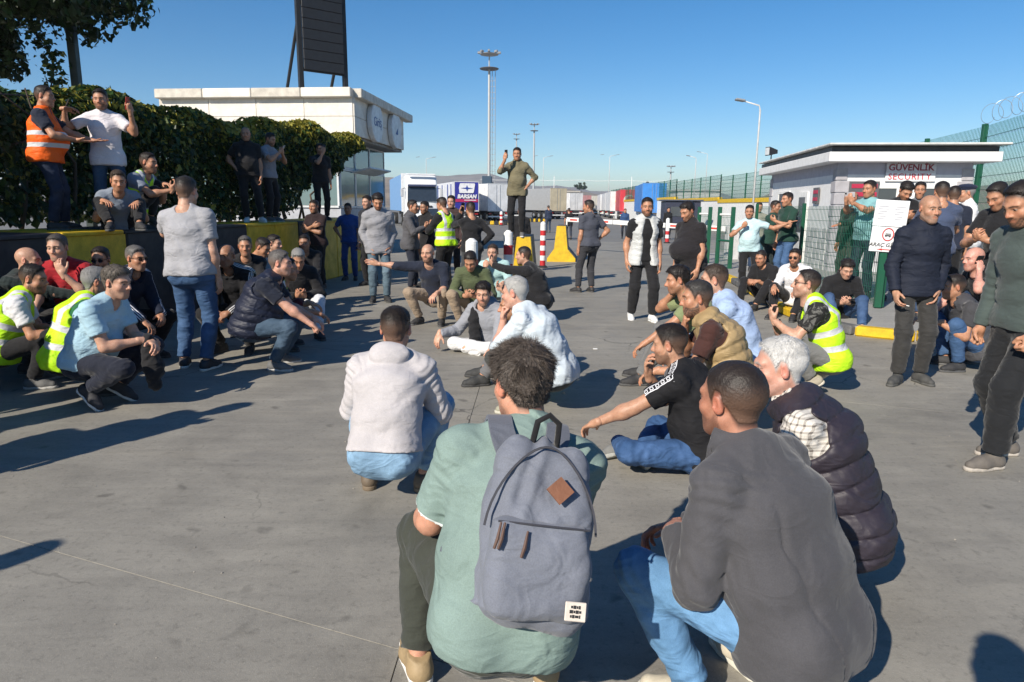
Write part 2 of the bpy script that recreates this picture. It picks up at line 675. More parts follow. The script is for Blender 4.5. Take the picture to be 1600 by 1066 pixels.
def hair_mesh(style, lod):
    key = (style, lod)
    if key in _hair:
        return _hair[key]
    g = Grid(head_prims(), HLOD[lod] * 1.0, box=((-.12, -.16, -.12), (.12, .15, .18)))
    th = {'short': .013, 'full': .022, 'buzz': .006, 'balding': .011, 'tousled': .017, 'thick': .020, 'flat': .012}[style]

    def disp(P):
        m = hairline(P, .022 if style in ('short', 'flat') else 0.0)
        k = sstep(0, .022, m)
        top = sstep(.02, .10, P[:, 2])
        t = th * (0.30 + .70 * top)
        if style in ('short', 'buzz', 'flat'):
            t = np.maximum(th * (0.22 + .78 * sstep(.035, .095, P[:, 2])), .0042)
        if style == 'tousled':
            t = th * (0.55 + .45 * top)
        if style == 'balding':
            k = k * (1 - sstep(.045, .075, P[:, 2] + .25 * (P[:, 1] + .07)))
        if style in ('short', 'full', 'thick', 'tousled', 'flat'):   # quiff above the brow
            t = t + .35 * th * np.exp(-((P[:, 1] - .06) / .03) ** 2) * sstep(.06, .1, P[:, 2])
        w = 0.0
        fr = 150.0
        for i in range(4):
            r = np.random.default_rng(i + 5)
            d = r.normal(size=3) * fr * (1 + .5 * i)
            w = w + np.sin(P @ d + 1.5 * np.sin(P @ r.normal(size=3) * 60)) / (1 + .4 * i)
        amp = {'tousled': .0035, 'full': .0022, 'thick': .0018}.get(style, .0006)
        return -(t * k - .009 * (1 - k)) + amp * w * k

    g.band(disp, 12)
    V, Q = g.mesh()
    # outer skin only: drop what lies well inside the head
    n_str = {0: 26000, 1: 4000, 2: 700, 3: 0}[lod]
    n_shell = len(V)
    if n_str:
        r = np.random.default_rng(11)
        out = (hairline(V) > .004)
        if style == 'balding':
            out &= (V[:, 2] + .25 * (V[:, 1] + .07) < .06)
        idx = np.nonzero(out)[0]
        f = Q[r.integers(0, len(Q), n_str * 3)]
        f = f[np.isin(f[:, 0], idx) & np.isin(f[:, 2], idx)][:n_str]
        a, b = r.random((2, len(f), 1))
        root = V[f[:, 0]] * (1 - a) + V[f[:, 1]] * a * (1 - b) + V[f[:, 2]] * a * b
        nrm = np.cross(V[f[:, 1]] - V[f[:, 0]], V[f[:, 2]] - V[f[:, 0]])
        nrm /= np.linalg.norm(nrm, axis=1, keepdims=True) + 1e-9
        crown = A(.005, -.055, .13)
        flow = root - crown
        flow /= np.linalg.norm(flow, axis=1, keepdims=True)
        flow = flow + .35 * np.stack([np.sin(root @ A(70, 20, 40)), np.cos(root @ A(30, 80, 10)), np.sin(root @ A(10, 50, 70))], 1) * \
            (1.2 if style == 'tousled' else .4)
        flow = flow - nrm * np.sum(flow * nrm, 1, keepdims=True)
        flow /= np.linalg.norm(flow, axis=1, keepdims=True) + 1e-9
        top = sstep(.0, .09, root[:, 2])[:, None]
        Ln = {'tousled': .026, 'full': .020, 'thick': .020, 'short': .013, 'flat': .016, 'buzz': .005, 'balding': .010}[style]
        L = Ln * (.35 + .65 * top) * (.6 + .8 * r.random((len(root), 1)))
        lift = {'tousled': .14, 'full': .18, 'thick': .18}.get(style, .3)
        jit = r.normal(size=root.shape) * .13
        d1 = flow + nrm * lift + jit
        d2 = flow + nrm * (lift * .2) + jit * 1.3
        p0 = root - nrm * .002
        p1 = p0 + d1 * L * .5
        p2 = p1 + d2 * L * .5
        wd = {0: .00045, 1: .0011, 2: .003}[lod]
        side = np.cross(flow, nrm) * wd
        SV = np.concatenate([p0 - side, p0 + side, p1 - side * .8, p1 + side * .8, p2 - side * .15, p2 + side * .15])
        n = len(root)
        i = np.arange(n)
        SQ = np.concatenate([np.stack([i, i + n, i + 3 * n, i + 2 * n], 1), np.stack([i + 2 * n, i + 3 * n, i + 5 * n, i + 4 * n], 1)])
        Q = np.concatenate([Q, SQ + len(V)])
        V = np.concatenate([V, SV])
    tc = np.full((len(V), 3), .35, np.float32)
    if n_str:
        tc[n_shell:, 0] = np.tile(np.random.default_rng(3).random((len(V) - n_shell) // 6), 6)
    me = fast_mesh('hair', V, Q, hair_mat((.02, .016, .013)), attrs={'tc': tc})
    _hair[key] = me
    return me


# ------------------------------------------------------------------ hands (left; the right one is mirrored)
CURL = {'relax': (22, 26, 16), 'fist': (72, 92, 60), 'flat': (4, 5, 4), 'grip': (38, 48, 30), 'cup': (30, 34, 20), 'point': (70, 92, 60)}
_hands = {}


def hand_mesh(curl, lod):
    key = (curl, lod)
    if key in _hands:
        return _hands[key]
    c = CURL[curl]
    I = np.eye(3)
    pr = [('c', (A(0, -.03, 0), A(0, .015, 0), .026, .027), .02),
          ('o', (A(.000, .052, 0), I, (.041, .055, .016)), .02),
          ('o', (A(.026, .030, -.006), I, (.018, .032, .016)), .015)]
    for i, (x, y, L, r) in enumerate(((.0300, .090, .074, .0092), (.0100, .096, .082, .0094), (-.0105, .092, .076, .0090), (-.0290, .083, .060, .0080))):
        cc = c if not (curl == 'point' and i == 0) else (8, 8, 5)
        p = A(x, y, 0)
        ang = 0
        spread = (x * (2.4 if curl == 'flat' else 1.2))
        for j, (fr, da) in enumerate(zip((.44, .32, .24), cc)):
            ang += R(da * (1 + .12 * i))
            d = A(math.sin(spread) * math.cos(ang), math.cos(ang) * math.cos(spread), -math.sin(ang))
            q = p + d * L * fr
            pr.append(('c', (p, q, r * (1 - .06 * j), r * (.94 - .08 * j)), .004))
            p = q
    t0 = A(.034, .024, -.006)
    inn = {'fist': .5, 'point': .4, 'grip': .35}.get(curl, 0.0)
    d1 = unit(A(.62 - inn * .6, .72, -.32 - inn * .7))
    d2 = unit(A(.30 - inn * 1.2, .85, -.35 - inn * .6))
    t1 = t0 + d1 * .044
    t2 = t1 + d2 * .034
    pr += [('c', (t0, t1, .0135, .0105), .012), ('c', (t1, t2, .0102, .0085), .004)]
    g = Grid(pr, {0: .0038, 1: .0052, 2: .0075, 3: .011}[lod], pad=.015)
    V, Q = g.mesh()
    _hands[key] = (V, Q)
    return _hands[key]


# ------------------------------------------------------------------ shoes
_shoes = {}


def shoe_mesh(lod):
    if lod not in _shoes:
        h = {0: .0055, 1: .008, 2: .012, 3: .018}[lod]
        up = [('c', (A(0, -.038, -.040), A(0, .085, -.048), .040, .044), .02),
              ('c', (A(.002, .085, -.052), A(.004, .152, -.056), .043, .034), .03),
              ('c', (A(0, -.022, -.04), A(0, -.012, .012), .043, .042), .02),
              ('c', (A(0, .02, -.012), A(0, .075, -.030), .032, .026), .02),
              ('h', (A(0, 0, -.066), A(0, 0, 1))), ('h', (A(0, 0, .018), A(0, 0.25, -1)))]
        V, Q = Grid(up, h).mesh()
        me = fast_mesh('shoe', V, Q, plain('shoe_leather', (.05, .05, .05)))
        g = Grid([], h, box=((-.075, -.11, -.11), (.075, .22, -.03)))
        x, y, z = g.xyz()
        d = np.minimum(f_cap(x, y, 0 * z, (A(0, -.04, 0), A(0, .03, 0), .040, .040)),
                       f_cap(x, y, 0 * z, (A(0, .03, 0), A(.003, .10, 0), .040, .047)))
        d = np.minimum(d, f_cap(x, y, 0 * z, (A(.003, .10, 0), A(.005, .158, 0), .047, .036)))
        g.D = np.maximum(d, np.abs(z + .0735) - .0135).astype(np.float32)
        V, Q = g.mesh()
        me2 = fast_mesh('sole', V, Q, plain('shoe_sole', (.6, .6, .58)))
        _shoes[lod] = (me, me2)
    return _shoes[lod]


# ------------------------------------------------------------------ fabric, skin and hair materials
def hair_mat(col, fade=False):
    key = ('hair', col, fade)
    if key in _mc:
        return _mc[key]
    m, nt, p = newmat('hair')
    v = objcoord(nt)
    n = noise(nt, v, 140, 3)
    n2 = noise(nt, v, 30, 2)
    f = math_n(nt, 'ADD', math_n(nt, 'MULTIPLY', n, .6), math_n(nt, 'MULTIPLY', n2, .4))
    k_ = .45 if max(col) < .15 else .78
    at = nd(nt, 'Attribute', attribute_name='tc')
    sa = nd(nt, 'SeparateXYZ')
    lk(nt, at.outputs['Vector'], sa.inputs[0])
    f = math_n(nt, 'ADD', math_n(nt, 'MULTIPLY', f, .55), math_n(nt, 'MULTIPLY', sa.outputs[0], .45))
    base = ramp(nt, f, [(.22, tuple(c * k_ for c in col)), (.7, tuple(min(1, c * (2.15 - k_)) for c in col))])
    if fade:
        sp = nd(nt, 'SeparateXYZ')
        lk(nt, v, sp.inputs[0])
        zf = math_n(nt, 'ADD', sp.outputs[2], math_n(nt, 'MULTIPLY', math_n(nt, 'SUBTRACT', n, .5), .05))
        base = mixc(nt, ramp(nt, math_n(nt, 'MULTIPLY_ADD', zf, 4.0, .5), [(.28, .75), (.52, .45), (.76, 0)]), base, (.20, .115, .078))
    lk(nt, base, p.inputs['Base Color'])
    p.inputs['Roughness'].default_value = .5
    p.inputs['Specular IOR Level'].default_value = .35
    bump(nt, p, n, .6, .004)
    _mc[key] = m
    return m


def skin_mat():
    if 'skin' in _mc:
        return _mc['skin']
    m, nt, p = newmat('skin')
    a = nd(nt, 'Attribute', attribute_name='col')
    v = objcoord(nt)
    n = noise(nt, v, 45, 4)
    n2 = noise(nt, v, 400, 2)
    lk(nt, mixc(nt, 1.0, a.outputs['Color'], ramp(nt, math_n(nt, 'ADD', math_n(nt, 'MULTIPLY', n, .6), math_n(nt, 'MULTIPLY', n2, .4)), [(.34, (.80, .70, .66)), (.5, (.98, .95, .93)), (.68, (1.14, 1.10, 1.08))]), 'MULTIPLY'), p.inputs['Base Color'])
    p.inputs['Roughness'].default_value = .52
    p.inputs['Subsurface Weight'].default_value = .12
    p.inputs['Subsurface Radius'].default_value = (.9, .35, .2)
    p.inputs['Subsurface Scale'].default_value = .008
    bump(nt, p, n2, .15, .002)
    _mc['skin'] = m
    return m


def fabric(kind, col, col2=None, fold=1.0, thr=.40):
    """kinds: knit denim fleece puff shell vest_y vest_o plaid tape stripes camo"""
    key = ('fab', kind, col, col2)
    if key in _mc:
        return _mc[key]
    m, nt, p = newmat('fabric_' + kind)
    v = objcoord(nt)
    tc = nd(nt, 'Attribute', attribute_name='tc')
    ts = nd(nt, 'Attribute', attribute_name='ts')
    sx = nd(nt, 'SeparateXYZ')
    lk(nt, tc.outputs['Vector'], sx.inputs[0])
    ss = nd(nt, 'SeparateXYZ')
    lk(nt, ts.outputs['Vector'], ss.inputs[0])
    big = noise(nt, v, 5, 3)
    fine = noise(nt, v, 260, 2)
    # wrinkles: stretched, warped noise
    wr = noise(nt, objcoord(nt, (6, 6, 11)), 1.0, 2, .45, 1.3)
    wr2 = noise(nt, objcoord(nt, (8, 8, 13)), 1.0, 1, .4, 1.2)
    lo = tuple(c * .78 for c in col)
    hi = tuple(min(1, c * 1.16) for c in col)
    base = ramp(nt, math_n(nt, 'ADD', math_n(nt, 'MULTIPLY', big, .55), math_n(nt, 'MULTIPLY', fine, .45)), [(.32, lo), (.68, hi)])
    rough = .85
    if kind == 'denim':
        fade = noise(nt, v, 7, 3)
        wv = noise(nt, objcoord(nt, (500, 500, 120)), 1.0, 2)
        pale = tuple(min(1, c * 1.7 + .03) for c in col)
        base = mixc(nt, ramp(nt, fade, [(.45, 0), (.75, .75)]), base, pale)
        base = mixc(nt, math_n(nt, 'MULTIPLY', wv, .5), base, tuple(c * .55 for c in col))
        rough = .8
    elif kind == 'shell':
        rough = .75
    elif kind == 'puff':
        rough = .55
    elif kind in ('vest_y', 'vest_o'):
        w1 = math_n(nt, 'COMPARE', sx.outputs[1], .10, .026)
        w2 = math_n(nt, 'COMPARE', sx.outputs[1], .24, .026)
        band = math_n(nt, 'MAXIMUM', w1, w2)
        au = math_n(nt, 'ABSOLUTE', sx.outputs[0])
        sh = math_n(nt, 'MULTIPLY', math_n(nt, 'COMPARE', au, .115, .024), math_n(nt, 'GREATER_THAN', sx.outputs[1], .24))
        if kind == 'vest_y':
            band = math_n(nt, 'MAXIMUM', band, sh)
        base = mixc(nt, band, base, (.55, .56, .58))
        rough = .6
    elif kind == 'plaid':
        so_ = nd(nt, 'SeparateXYZ')
        lk(nt, v, so_.inputs[0])
        vx = math_n(nt, 'FRACT', math_n(nt, 'MULTIPLY', math_n(nt, 'ADD', so_.outputs[1], math_n(nt, 'MULTIPLY', so_.outputs[0], .6)), 40))
        vy = math_n(nt, 'FRACT', math_n(nt, 'MULTIPLY', so_.outputs[2], 40))
        f = math_n(nt, 'ADD', math_n(nt, 'MULTIPLY', math_n(nt, 'LESS_THAN', vx, .3), .45), math_n(nt, 'MULTIPLY', math_n(nt, 'LESS_THAN', vy, .3), .45))
        base = mixc(nt, f, base, col2)
    elif kind == 'tape':
        a = math_n(nt, 'ABSOLUTE', ss.outputs[0])
        on = math_n(nt, 'MULTIPLY', math_n(nt, 'LESS_THAN', a, .022), math_n(nt, 'GREATER_THAN', ss.outputs[2], .5))
        edge = math_n(nt, 'GREATER_THAN', a, .016)
        fr = math_n(nt, 'FRACT', math_n(nt, 'MULTIPLY', ss.outputs[1], 26))
        glyph = math_n(nt, 'MULTIPLY', math_n(nt, 'COMPARE', fr, .5, .30), math_n(nt, 'GREATER_THAN', math_n(nt, 'MAXIMUM', math_n(nt, 'MULTIPLY', math_n(nt, 'ABSOLUTE', math_n(nt, 'SUBTRACT', fr, .5)), .032), math_n(nt, 'MULTIPLY', a, .8)), .0058))
        glyph = math_n(nt, 'MULTIPLY', glyph, math_n(nt, 'LESS_THAN', a, .012))
        base = mixc(nt, math_n(nt, 'MULTIPLY', on, math_n(nt, 'MAXIMUM', edge, glyph)), base, col2)
    elif kind == 'stripes':
        a = math_n(nt, 'ADD', ss.outputs[0], .03)
        fr = math_n(nt, 'FRACT', math_n(nt, 'MULTIPLY', a, 50))
        on = math_n(nt, 'MULTIPLY', math_n(nt, 'LESS_THAN', math_n(nt, 'ABSOLUTE', ss.outputs[0]), .03), math_n(nt, 'GREATER_THAN', ss.outputs[2], .5))
        base = mixc(nt, math_n(nt, 'MULTIPLY', on, math_n(nt, 'LESS_THAN', fr, .5)), base, col2)
    elif kind == 'trim':
        base = mixc(nt, math_n(nt, 'MULTIPLY', math_n(nt, 'GREATER_THAN', ss.outputs[1], thr), math_n(nt, 'LESS_THAN', ss.outputs[1], .6)), base, col2)
    elif kind == 'camo':
        n = noise(nt, v, 22, 3, .6, .8)
        base = mixc(nt, ramp(nt, n, [(.52, 0), (.58, 1)]), base, col2)
    elif kind == 'panel':     # darker sides and sleeves, front print
        f = math_n(nt, 'GREATER_THAN', ss.outputs[2], .5)
        base = mixc(nt, f, base, col2)
    lk(nt, base, p.inputs['Base Color'])
    p.inputs['Roughness'].default_value = rough
    p.inputs['Specular IOR Level'].default_value = .25 if kind != 'puff' else .45
    p.inputs['Sheen Weight'].default_value = .15 if kind in ('knit', 'fleece') else 0.0
    wr2 = math_n(nt, 'SUBTRACT', .5, math_n(nt, 'ABSOLUTE', math_n(nt, 'SUBTRACT', wr2, .5)))
    hgt = math_n(nt, 'ADD', math_n(nt, 'MULTIPLY', wr, .9), math_n(nt, 'ADD', math_n(nt, 'MULTIPLY', wr2, .70), math_n(nt, 'MULTIPLY', fine, .03)))
    bump(nt, p, hgt, {'fleece': .35, 'puff': .5}.get(kind, .55) * fold, .03)
    _mc[key] = m
    return m


# ------------------------------------------------------------------ skeleton
def ik(a, b, l1, l2, pole):
    v = b - a
    d = np.linalg.norm(v)
    m = l1 + l2 - 1e-3
    if d > m:
        b = a + v / d * m
        v = b - a
        d = m
    d = max(d, abs(l1 - l2) + .02)
    u = v / (np.linalg.norm(v) + 1e-9)
    x = (l1 * l1 - l2 * l2 + d * d) / (2 * d)
    h = math.sqrt(max(l1 * l1 - x * x, 0))
    pole = A(pole)
    q = pole - u * (pole @ u)
    q = unit(q)
    return a + u * x + q * h, b


POSES = {
    'stand': dict(hip=(0, 0, .93), lean=2, curve=6, feet=((-.11, .02, .085), (.11, .02, .085)), yaw=(12, -12), fpitch=(0, 0)),
    'walk': dict(hip=(0, 0, .90), lean=5, curve=8, feet=((-.09, .24, .085), (.09, -.26, .13)), yaw=(6, -6), fpitch=(0, 28)),
    'contra': dict(hip=(.03, 0, .925), lean=0, curve=8, feet=((-.16, .07, .085), (.10, 0, .085)), yaw=(25, -8), fpitch=(0, 0)),
    'squat': dict(hip=(0, -.22, .33), lean=24, curve=20, feet=((-.16, 0, .085), (.16, 0, .085)), yaw=(16, -16), fpitch=(0, 0), knee=(.40, 1, .35)),
    'toes': dict(hip=(0, -.12, .34), lean=20, curve=18, feet=((-.13, .02, .15), (.13, -.06, .17)), yaw=(12, -12), fpitch=(32, 40), knee=(.30, 1, .15)),
    'sit': dict(hip=(0, -.1, .11), lean=14, curve=28, feet=((-.15, .50, .085), (.15, .46, .085)), yaw=(12, -12), fpitch=(0, 0), knee=(.35, .3, 1)),
    'cross': dict(hip=(0, -.08, .11), lean=12, curve=26, feet=((.12, .34, .07), (-.14, .26, .07)), yaw=(70, -70), fpitch=(0, 0), knee=(1, .45, .15), froll=(50, 50)),
    'bench': dict(hip=(0, -.1, .45), lean=14, curve=24, feet=((-.16, .36, .085), (.16, .33, .085)), yaw=(12, -12), fpitch=(0, 0), knee=(.25, 1, .8)),
}


def skeleton(P):
    B = dict(POSES[P['pose']])
    B.update(P.get('ps', {}))
    S = {}
    hip = A(B['hip']) + A(0, 0, P.get('_dz', 0.0))
    lean, curve = R(B['lean']), R(B['curve'])
    side = R(B.get('side', 0))
    tw = R(B.get('twist', 0))
    base = roty(side)

    def sdir(a):
        return base @ A(0, math.sin(a), math.cos(a))
    S['hip'] = hip
    pl = lean * B.get('pl', .55)
    S['waist'] = hip + sdir(pl) * .16
    S['chest'] = S['waist'] + sdir(lean) * .185
    S['neck'] = S['chest'] + sdir(lean + curve * .6) * .165
    S['ax'] = [sdir(pl), sdir(lean), sdir(lean + curve * .6)]
    S['lat0'] = A(1, 0, 0)
    S['lat1'] = rotz(tw * .5) @ (base @ A(1, 0, 0))
    S['lat2'] = rotz(tw) @ (base @ A(1, 0, 0))
    up = sdir(lean + curve)
    HR = rotz(R(B.get('hyaw', 0))) @ roty(R(B.get('hroll', 0))) @ rotx(R(-B.get('hpitch', 5)))
    S['HR'] = HR
    hs = P.get('hs', 1.0)
    S['headc'] = S['neck'] + up * .082 + HR @ (A(0, .022, .098) * hs)
    S['hs'] = hs
    fwd = np.cross(S['lat2'], S['ax'][2]) * -1
    fwd = np.cross(S['ax'][2], S['lat2'])
    S['fwd'] = fwd
    sw = .169 * P.get('girth', 1.0) ** .5
    sh = R(B.get('shrug', 0))
    for k, s in (('L', -1), ('R', 1)):
        S['sh' + k] = S['neck'] - S['ax'][2] * .058 + S['lat2'] * s * sw + S['ax'][2] * math.sin(sh) * .1 + fwd * B.get('shf', 0.0)
    for i, (k, s) in enumerate((('L', -1), ('R', 1))):
        hj = hip + A(s * .092, 0, -.01)
        ank = A(B['feet'][i])
        kn = A(B.get('knee', (.15, 1, .2))) * A(s, 1, 1)
        if 'knee' + k in B:
            kn = A(B['knee' + k])
        knee, ank = ik(hj, ank, .435, .415, kn)
        S['hj' + k], S['kn' + k], S['an' + k] = hj, knee, ank
        S['fy' + k] = R(B['yaw'][i])
        S['fp' + k] = R(B['fpitch'][i])
        S['fr' + k] = R(B.get('froll', (0, 0))[i]) * -s
    for k, s in (('L', -1), ('R', 1)):
        a = P.get(k, 'hang')
        o = {}
        if isinstance(a, tuple):
            a, o = a
        shp, kn = S['sh' + k], S['kn' + k]
        hd = S['headc']
        pole, n, d, curl = A(s * .5, -1, -.4), A(-s, 0, 0), None, 'relax'
        if a == 'hang':
            w = shp + A(s * .045, .05, -.545)
        elif a == 'knee':
            w = kn + A(-s * .04, .14, .02)
            pole, n, curl = A(s * .42, -.5, -1), A(0, 0, -1), 'relax'
            d = A(-s * .2, .75, -.6)
        elif a == 'clasp':       # hands together ahead of the knees
            w = (S['knL'] + S['knR']) / 2 + A(s * .07, .08, .03)
            pole, n, curl = A(s * .55, -.4, -1), A(-s * .4, -.3, -.8), 'cup'
            d = A(-s * .7, .6, -.3)
        elif a == 'phone':
            w = S['chest'] + fwd * .30 + S['lat2'] * s * .05 + A(0, 0, -.02)
            pole, n, curl = A(s * 1.0, -.3, -.8), A(-s * .35, -.6, .5), 'grip'
            d = unit(fwd * .5 + A(-s * .5, 0, .6))
        elif a == 'raise':       # holding something up before the face
            w = hd + fwd * .36 + S['lat2'] * s * .10 + A(0, 0, -.06)
            pole, n, curl = A(s * .6, -.1, -1), A(-s * .3, -.8, .2), 'grip'
            d = A(0, .15, 1)
        elif a == 'chin':
            w = hd + S['HR'] @ A(s * .03, .085, -.215)
            pole, n, curl = A(s * .5, .3, -1), A(0, -.8, .3), 'fist'
            d = A(-s * .1, .0, 1)
        elif a == 'ear':
            w = hd + S['HR'] @ A(s * .125, .03, -.12)
            pole, n, curl = A(s * .8, .2, -1), A(-s, 0, 0), 'cup'
            d = A(-s * .1, -.05, 1)
        elif a == 'hips':
            w = hip + A(s * .20, .03, .06)
            pole, n, curl = A(s * 1.0, -.7, 0), A(-s * .2, -.4, -.8), 'cup'
            d = A(-s * .6, .6, -.3)
        elif a == 'pocket':
            w = hip + A(s * .165, .065, -.05)
            pole, n, curl = A(s * .8, -1, 0), A(-s, -.2, 0), 'relax'
            d = A(-s * .35, .2, -1)
        elif a == 'cross':
            w = S['chest'] + fwd * (.20 if s < 0 else .23) + S['lat2'] * (-s) * .08 + A(0, 0, -.04 + .03 * s)
            pole, n, curl = A(s, -.1, -.5), A(0, -1, 0), 'relax'
            d = A(-s, .1, .1)
        elif a == 'out':
            w = shp + A(s * .42, .2, .0)
            pole, n, curl = A(s * .2, -.6, -1), A(0, -.2, -1), 'flat'
        w = A(o.get('w', w)) + A(o.get('dw', (0, 0, 0)))
        pole = A(o.get('pole', pole))
        n = A(o.get('n', n))
        curl = o.get('curl', curl)
        el, w = ik(shp, w, .295, .262, pole)
        fd = unit(w - el)
        d = unit(A(o['d'])) if 'd' in o else (fd if d is None else unit(unit(d) + fd * .6))
        n = unit(n - d * (n @ d))
        S['el' + k], S['wr' + k], S['hd' + k], S['hn' + k], S['cu' + k] = el, w, d, n, curl
    return S


def head_top(S):
    return S['headc'][2] + .130 * S['hs']


def torso_prims(S, inf, girth, belly, k=.05, drop=0.0):
    g = girth
    hip, wa, ch, ne = S['hip'], S['waist'], S['chest'], S['neck']
    low = hip - S['ax'][0] * drop
    rh = (.166 * g + inf + .006, .118 * g + inf + .010)
    rw = (.152 * g + inf + belly * .45, .108 * g + inf + belly * .25)
    rc = (.166 * g ** .7 + inf, .118 * g ** .7 + inf)
    rn = (.105 + inf, .068 + inf)
    fw = np.cross(S['ax'][1], S['lat1'])
    pr = [('e', (low, wa, S['lat0'], rh, rw), k), ('e', (wa, ch, S['lat1'], rw, rc), k), ('e', (ch, ne, S['lat2'], rc, rn), k)]
    if belly > 0:
        pr.append(('o', (wa + fw * (.055 + belly * .45), np.stack([S['lat1'], fw, S['ax'][1]], 1),
                         (.125 * g + inf + belly * .3, .08 + inf + belly, .15 + inf)), .06))
    pr.append(('o', (ch + np.cross(S['ax'][2], S['lat2']) * .035, np.stack([S['lat2'], np.cross(S['ax'][2], S['lat2']), S['ax'][2]], 1),
                     (.135 * g ** .5 + inf, .085 + inf, .10 + inf)), .05))
    return pr


def yoke_prims(S, inf, k=.045):
    pr = []
    ne = S['neck']
    for q in 'LR':
        pr += [('c', (ne - S['ax'][2] * .02, S['sh' + q], .060 + inf, .056 + inf), k),
               ('c', (ne + S['ax'][2] * .012, (ne * .4 + S['sh' + q] * .6) + S['ax'][2] * .012, .036 + inf, .030 + inf), k)]
    return pr


def torso_param(S, P):
    """lateral, along the spine from the hip, depth of points"""
    best = np.full(len(P), 1e9)
    out = np.zeros((len(P), 3), np.float32)
    segs = ((S['hip'], S['waist'], S['lat0'], 0.0), (S['waist'], S['chest'], S['lat1'], .16), (S['chest'], S['neck'], S['lat2'], .345))
    for i, (a, b, lat, v0) in enumerate(segs):
        ab = b - a
        L = np.linalg.norm(ab)
        ax = ab / L
        s = (P - a) @ ax
        t = np.clip(s, -.3 if i == 0 else 0, L + (.2 if i == 2 else 0))
        w = P - a - t[:, None] * ax
        dd = np.sum(w * w, 1)
        m = dd < best
        best[m] = dd[m]
        lat = unit(lat - ax * (lat @ ax))
        dep = np.cross(ax, lat)
        out[m, 0] = (P[m] - a) @ lat
        out[m, 1] = v0 + t[m]
        out[m, 2] = (P[m] - a) @ dep
    return out


def sleeve_param(S, P):
    """offset from the outer top line of the arm, distance along it, 1 on sleeves"""
    out = np.zeros((len(P), 3), np.float32)
    best = np.full(len(P), 1e9)
    for k, s in (('L', -1), ('R', 1)):
        o = 0.0
        for a, b in ((S['neck'], S['sh' + k]), (S['sh' + k], S['el' + k]), (S['el' + k], S['wr' + k])):
            ab = b - a
            L = np.linalg.norm(ab) + 1e-6
            ax = ab / L
            t = np.clip((P - a) @ ax, 0, L)
            w = P - a - t[:, None] * ax
            dd = np.sqrt(np.sum(w * w, 1))
            upv = unit(S['ax'][2] * 1.0 + S['lat2'] * s * .9)
            upv = unit(upv - ax * (upv @ ax))
            sd = np.cross(ax, upv)
            m = dd < best
            best[m] = dd[m]
            out[m, 0] = (w @ sd)[m]
            out[m, 1] = o + t[m]
            out[m, 2] = (((w @ upv) > 0) & (dd < .12))[m]
            o += L
    out[best > .10, 1] = 0
    return out


def folds(seed, amp, wl, dirs=None):
    r = np.random.default_rng(seed)
    K = []
    for i in range(3):
        d = unit(r.normal(size=3) * A(.55, .55, 1.0))
        K.append((d * 2 * math.pi / (wl * (1 + .35 * i)), r.normal(size=3) * 2 * math.pi / (wl * 3.2), r.random() * 6, r.random() * 6))

    def f(P):
        o = 0
        for d, e, a, b in K:
            q = np.sin(P @ d + a + 2.2 * np.sin(P @ e + b))
            o = o + np.sign(q) * np.abs(q) ** 1.4
        return o * (amp / 1.8)
    return f


def joint_folds(S, seed, amp, joints, wl=.03, rad=.09):
    """creases gathered round bent joints"""
    r = np.random.default_rng(seed)
    items = [(S[j], unit(S[a] - S[b]), r.random() * 6) for j, a, b in joints]

    def f(P):
        o = 0
        for c, ax, ph in items:
            w = P - c
            d2 = np.sum(w * w, 1)
            s = w @ ax
            o = o + np.exp(-d2 / rad ** 2) * np.sin(2 * math.pi * s / wl + ph + 1.7 * np.sin(w @ A(22, 31, 9) + ph))
        return o * amp
    return f


HEM = {'tee': .07, 'polo': .08, 'long': .06, 'shirt': .09, 'hoodie': .07, 'jacket': .12, 'sweat': .07}
BLOD = {0: .0075, 1: .0115, 2: .018, 3: .026}
NPEOPLE = [0]


def skin_cols(P, V, n_body, H, rgen):
    pass


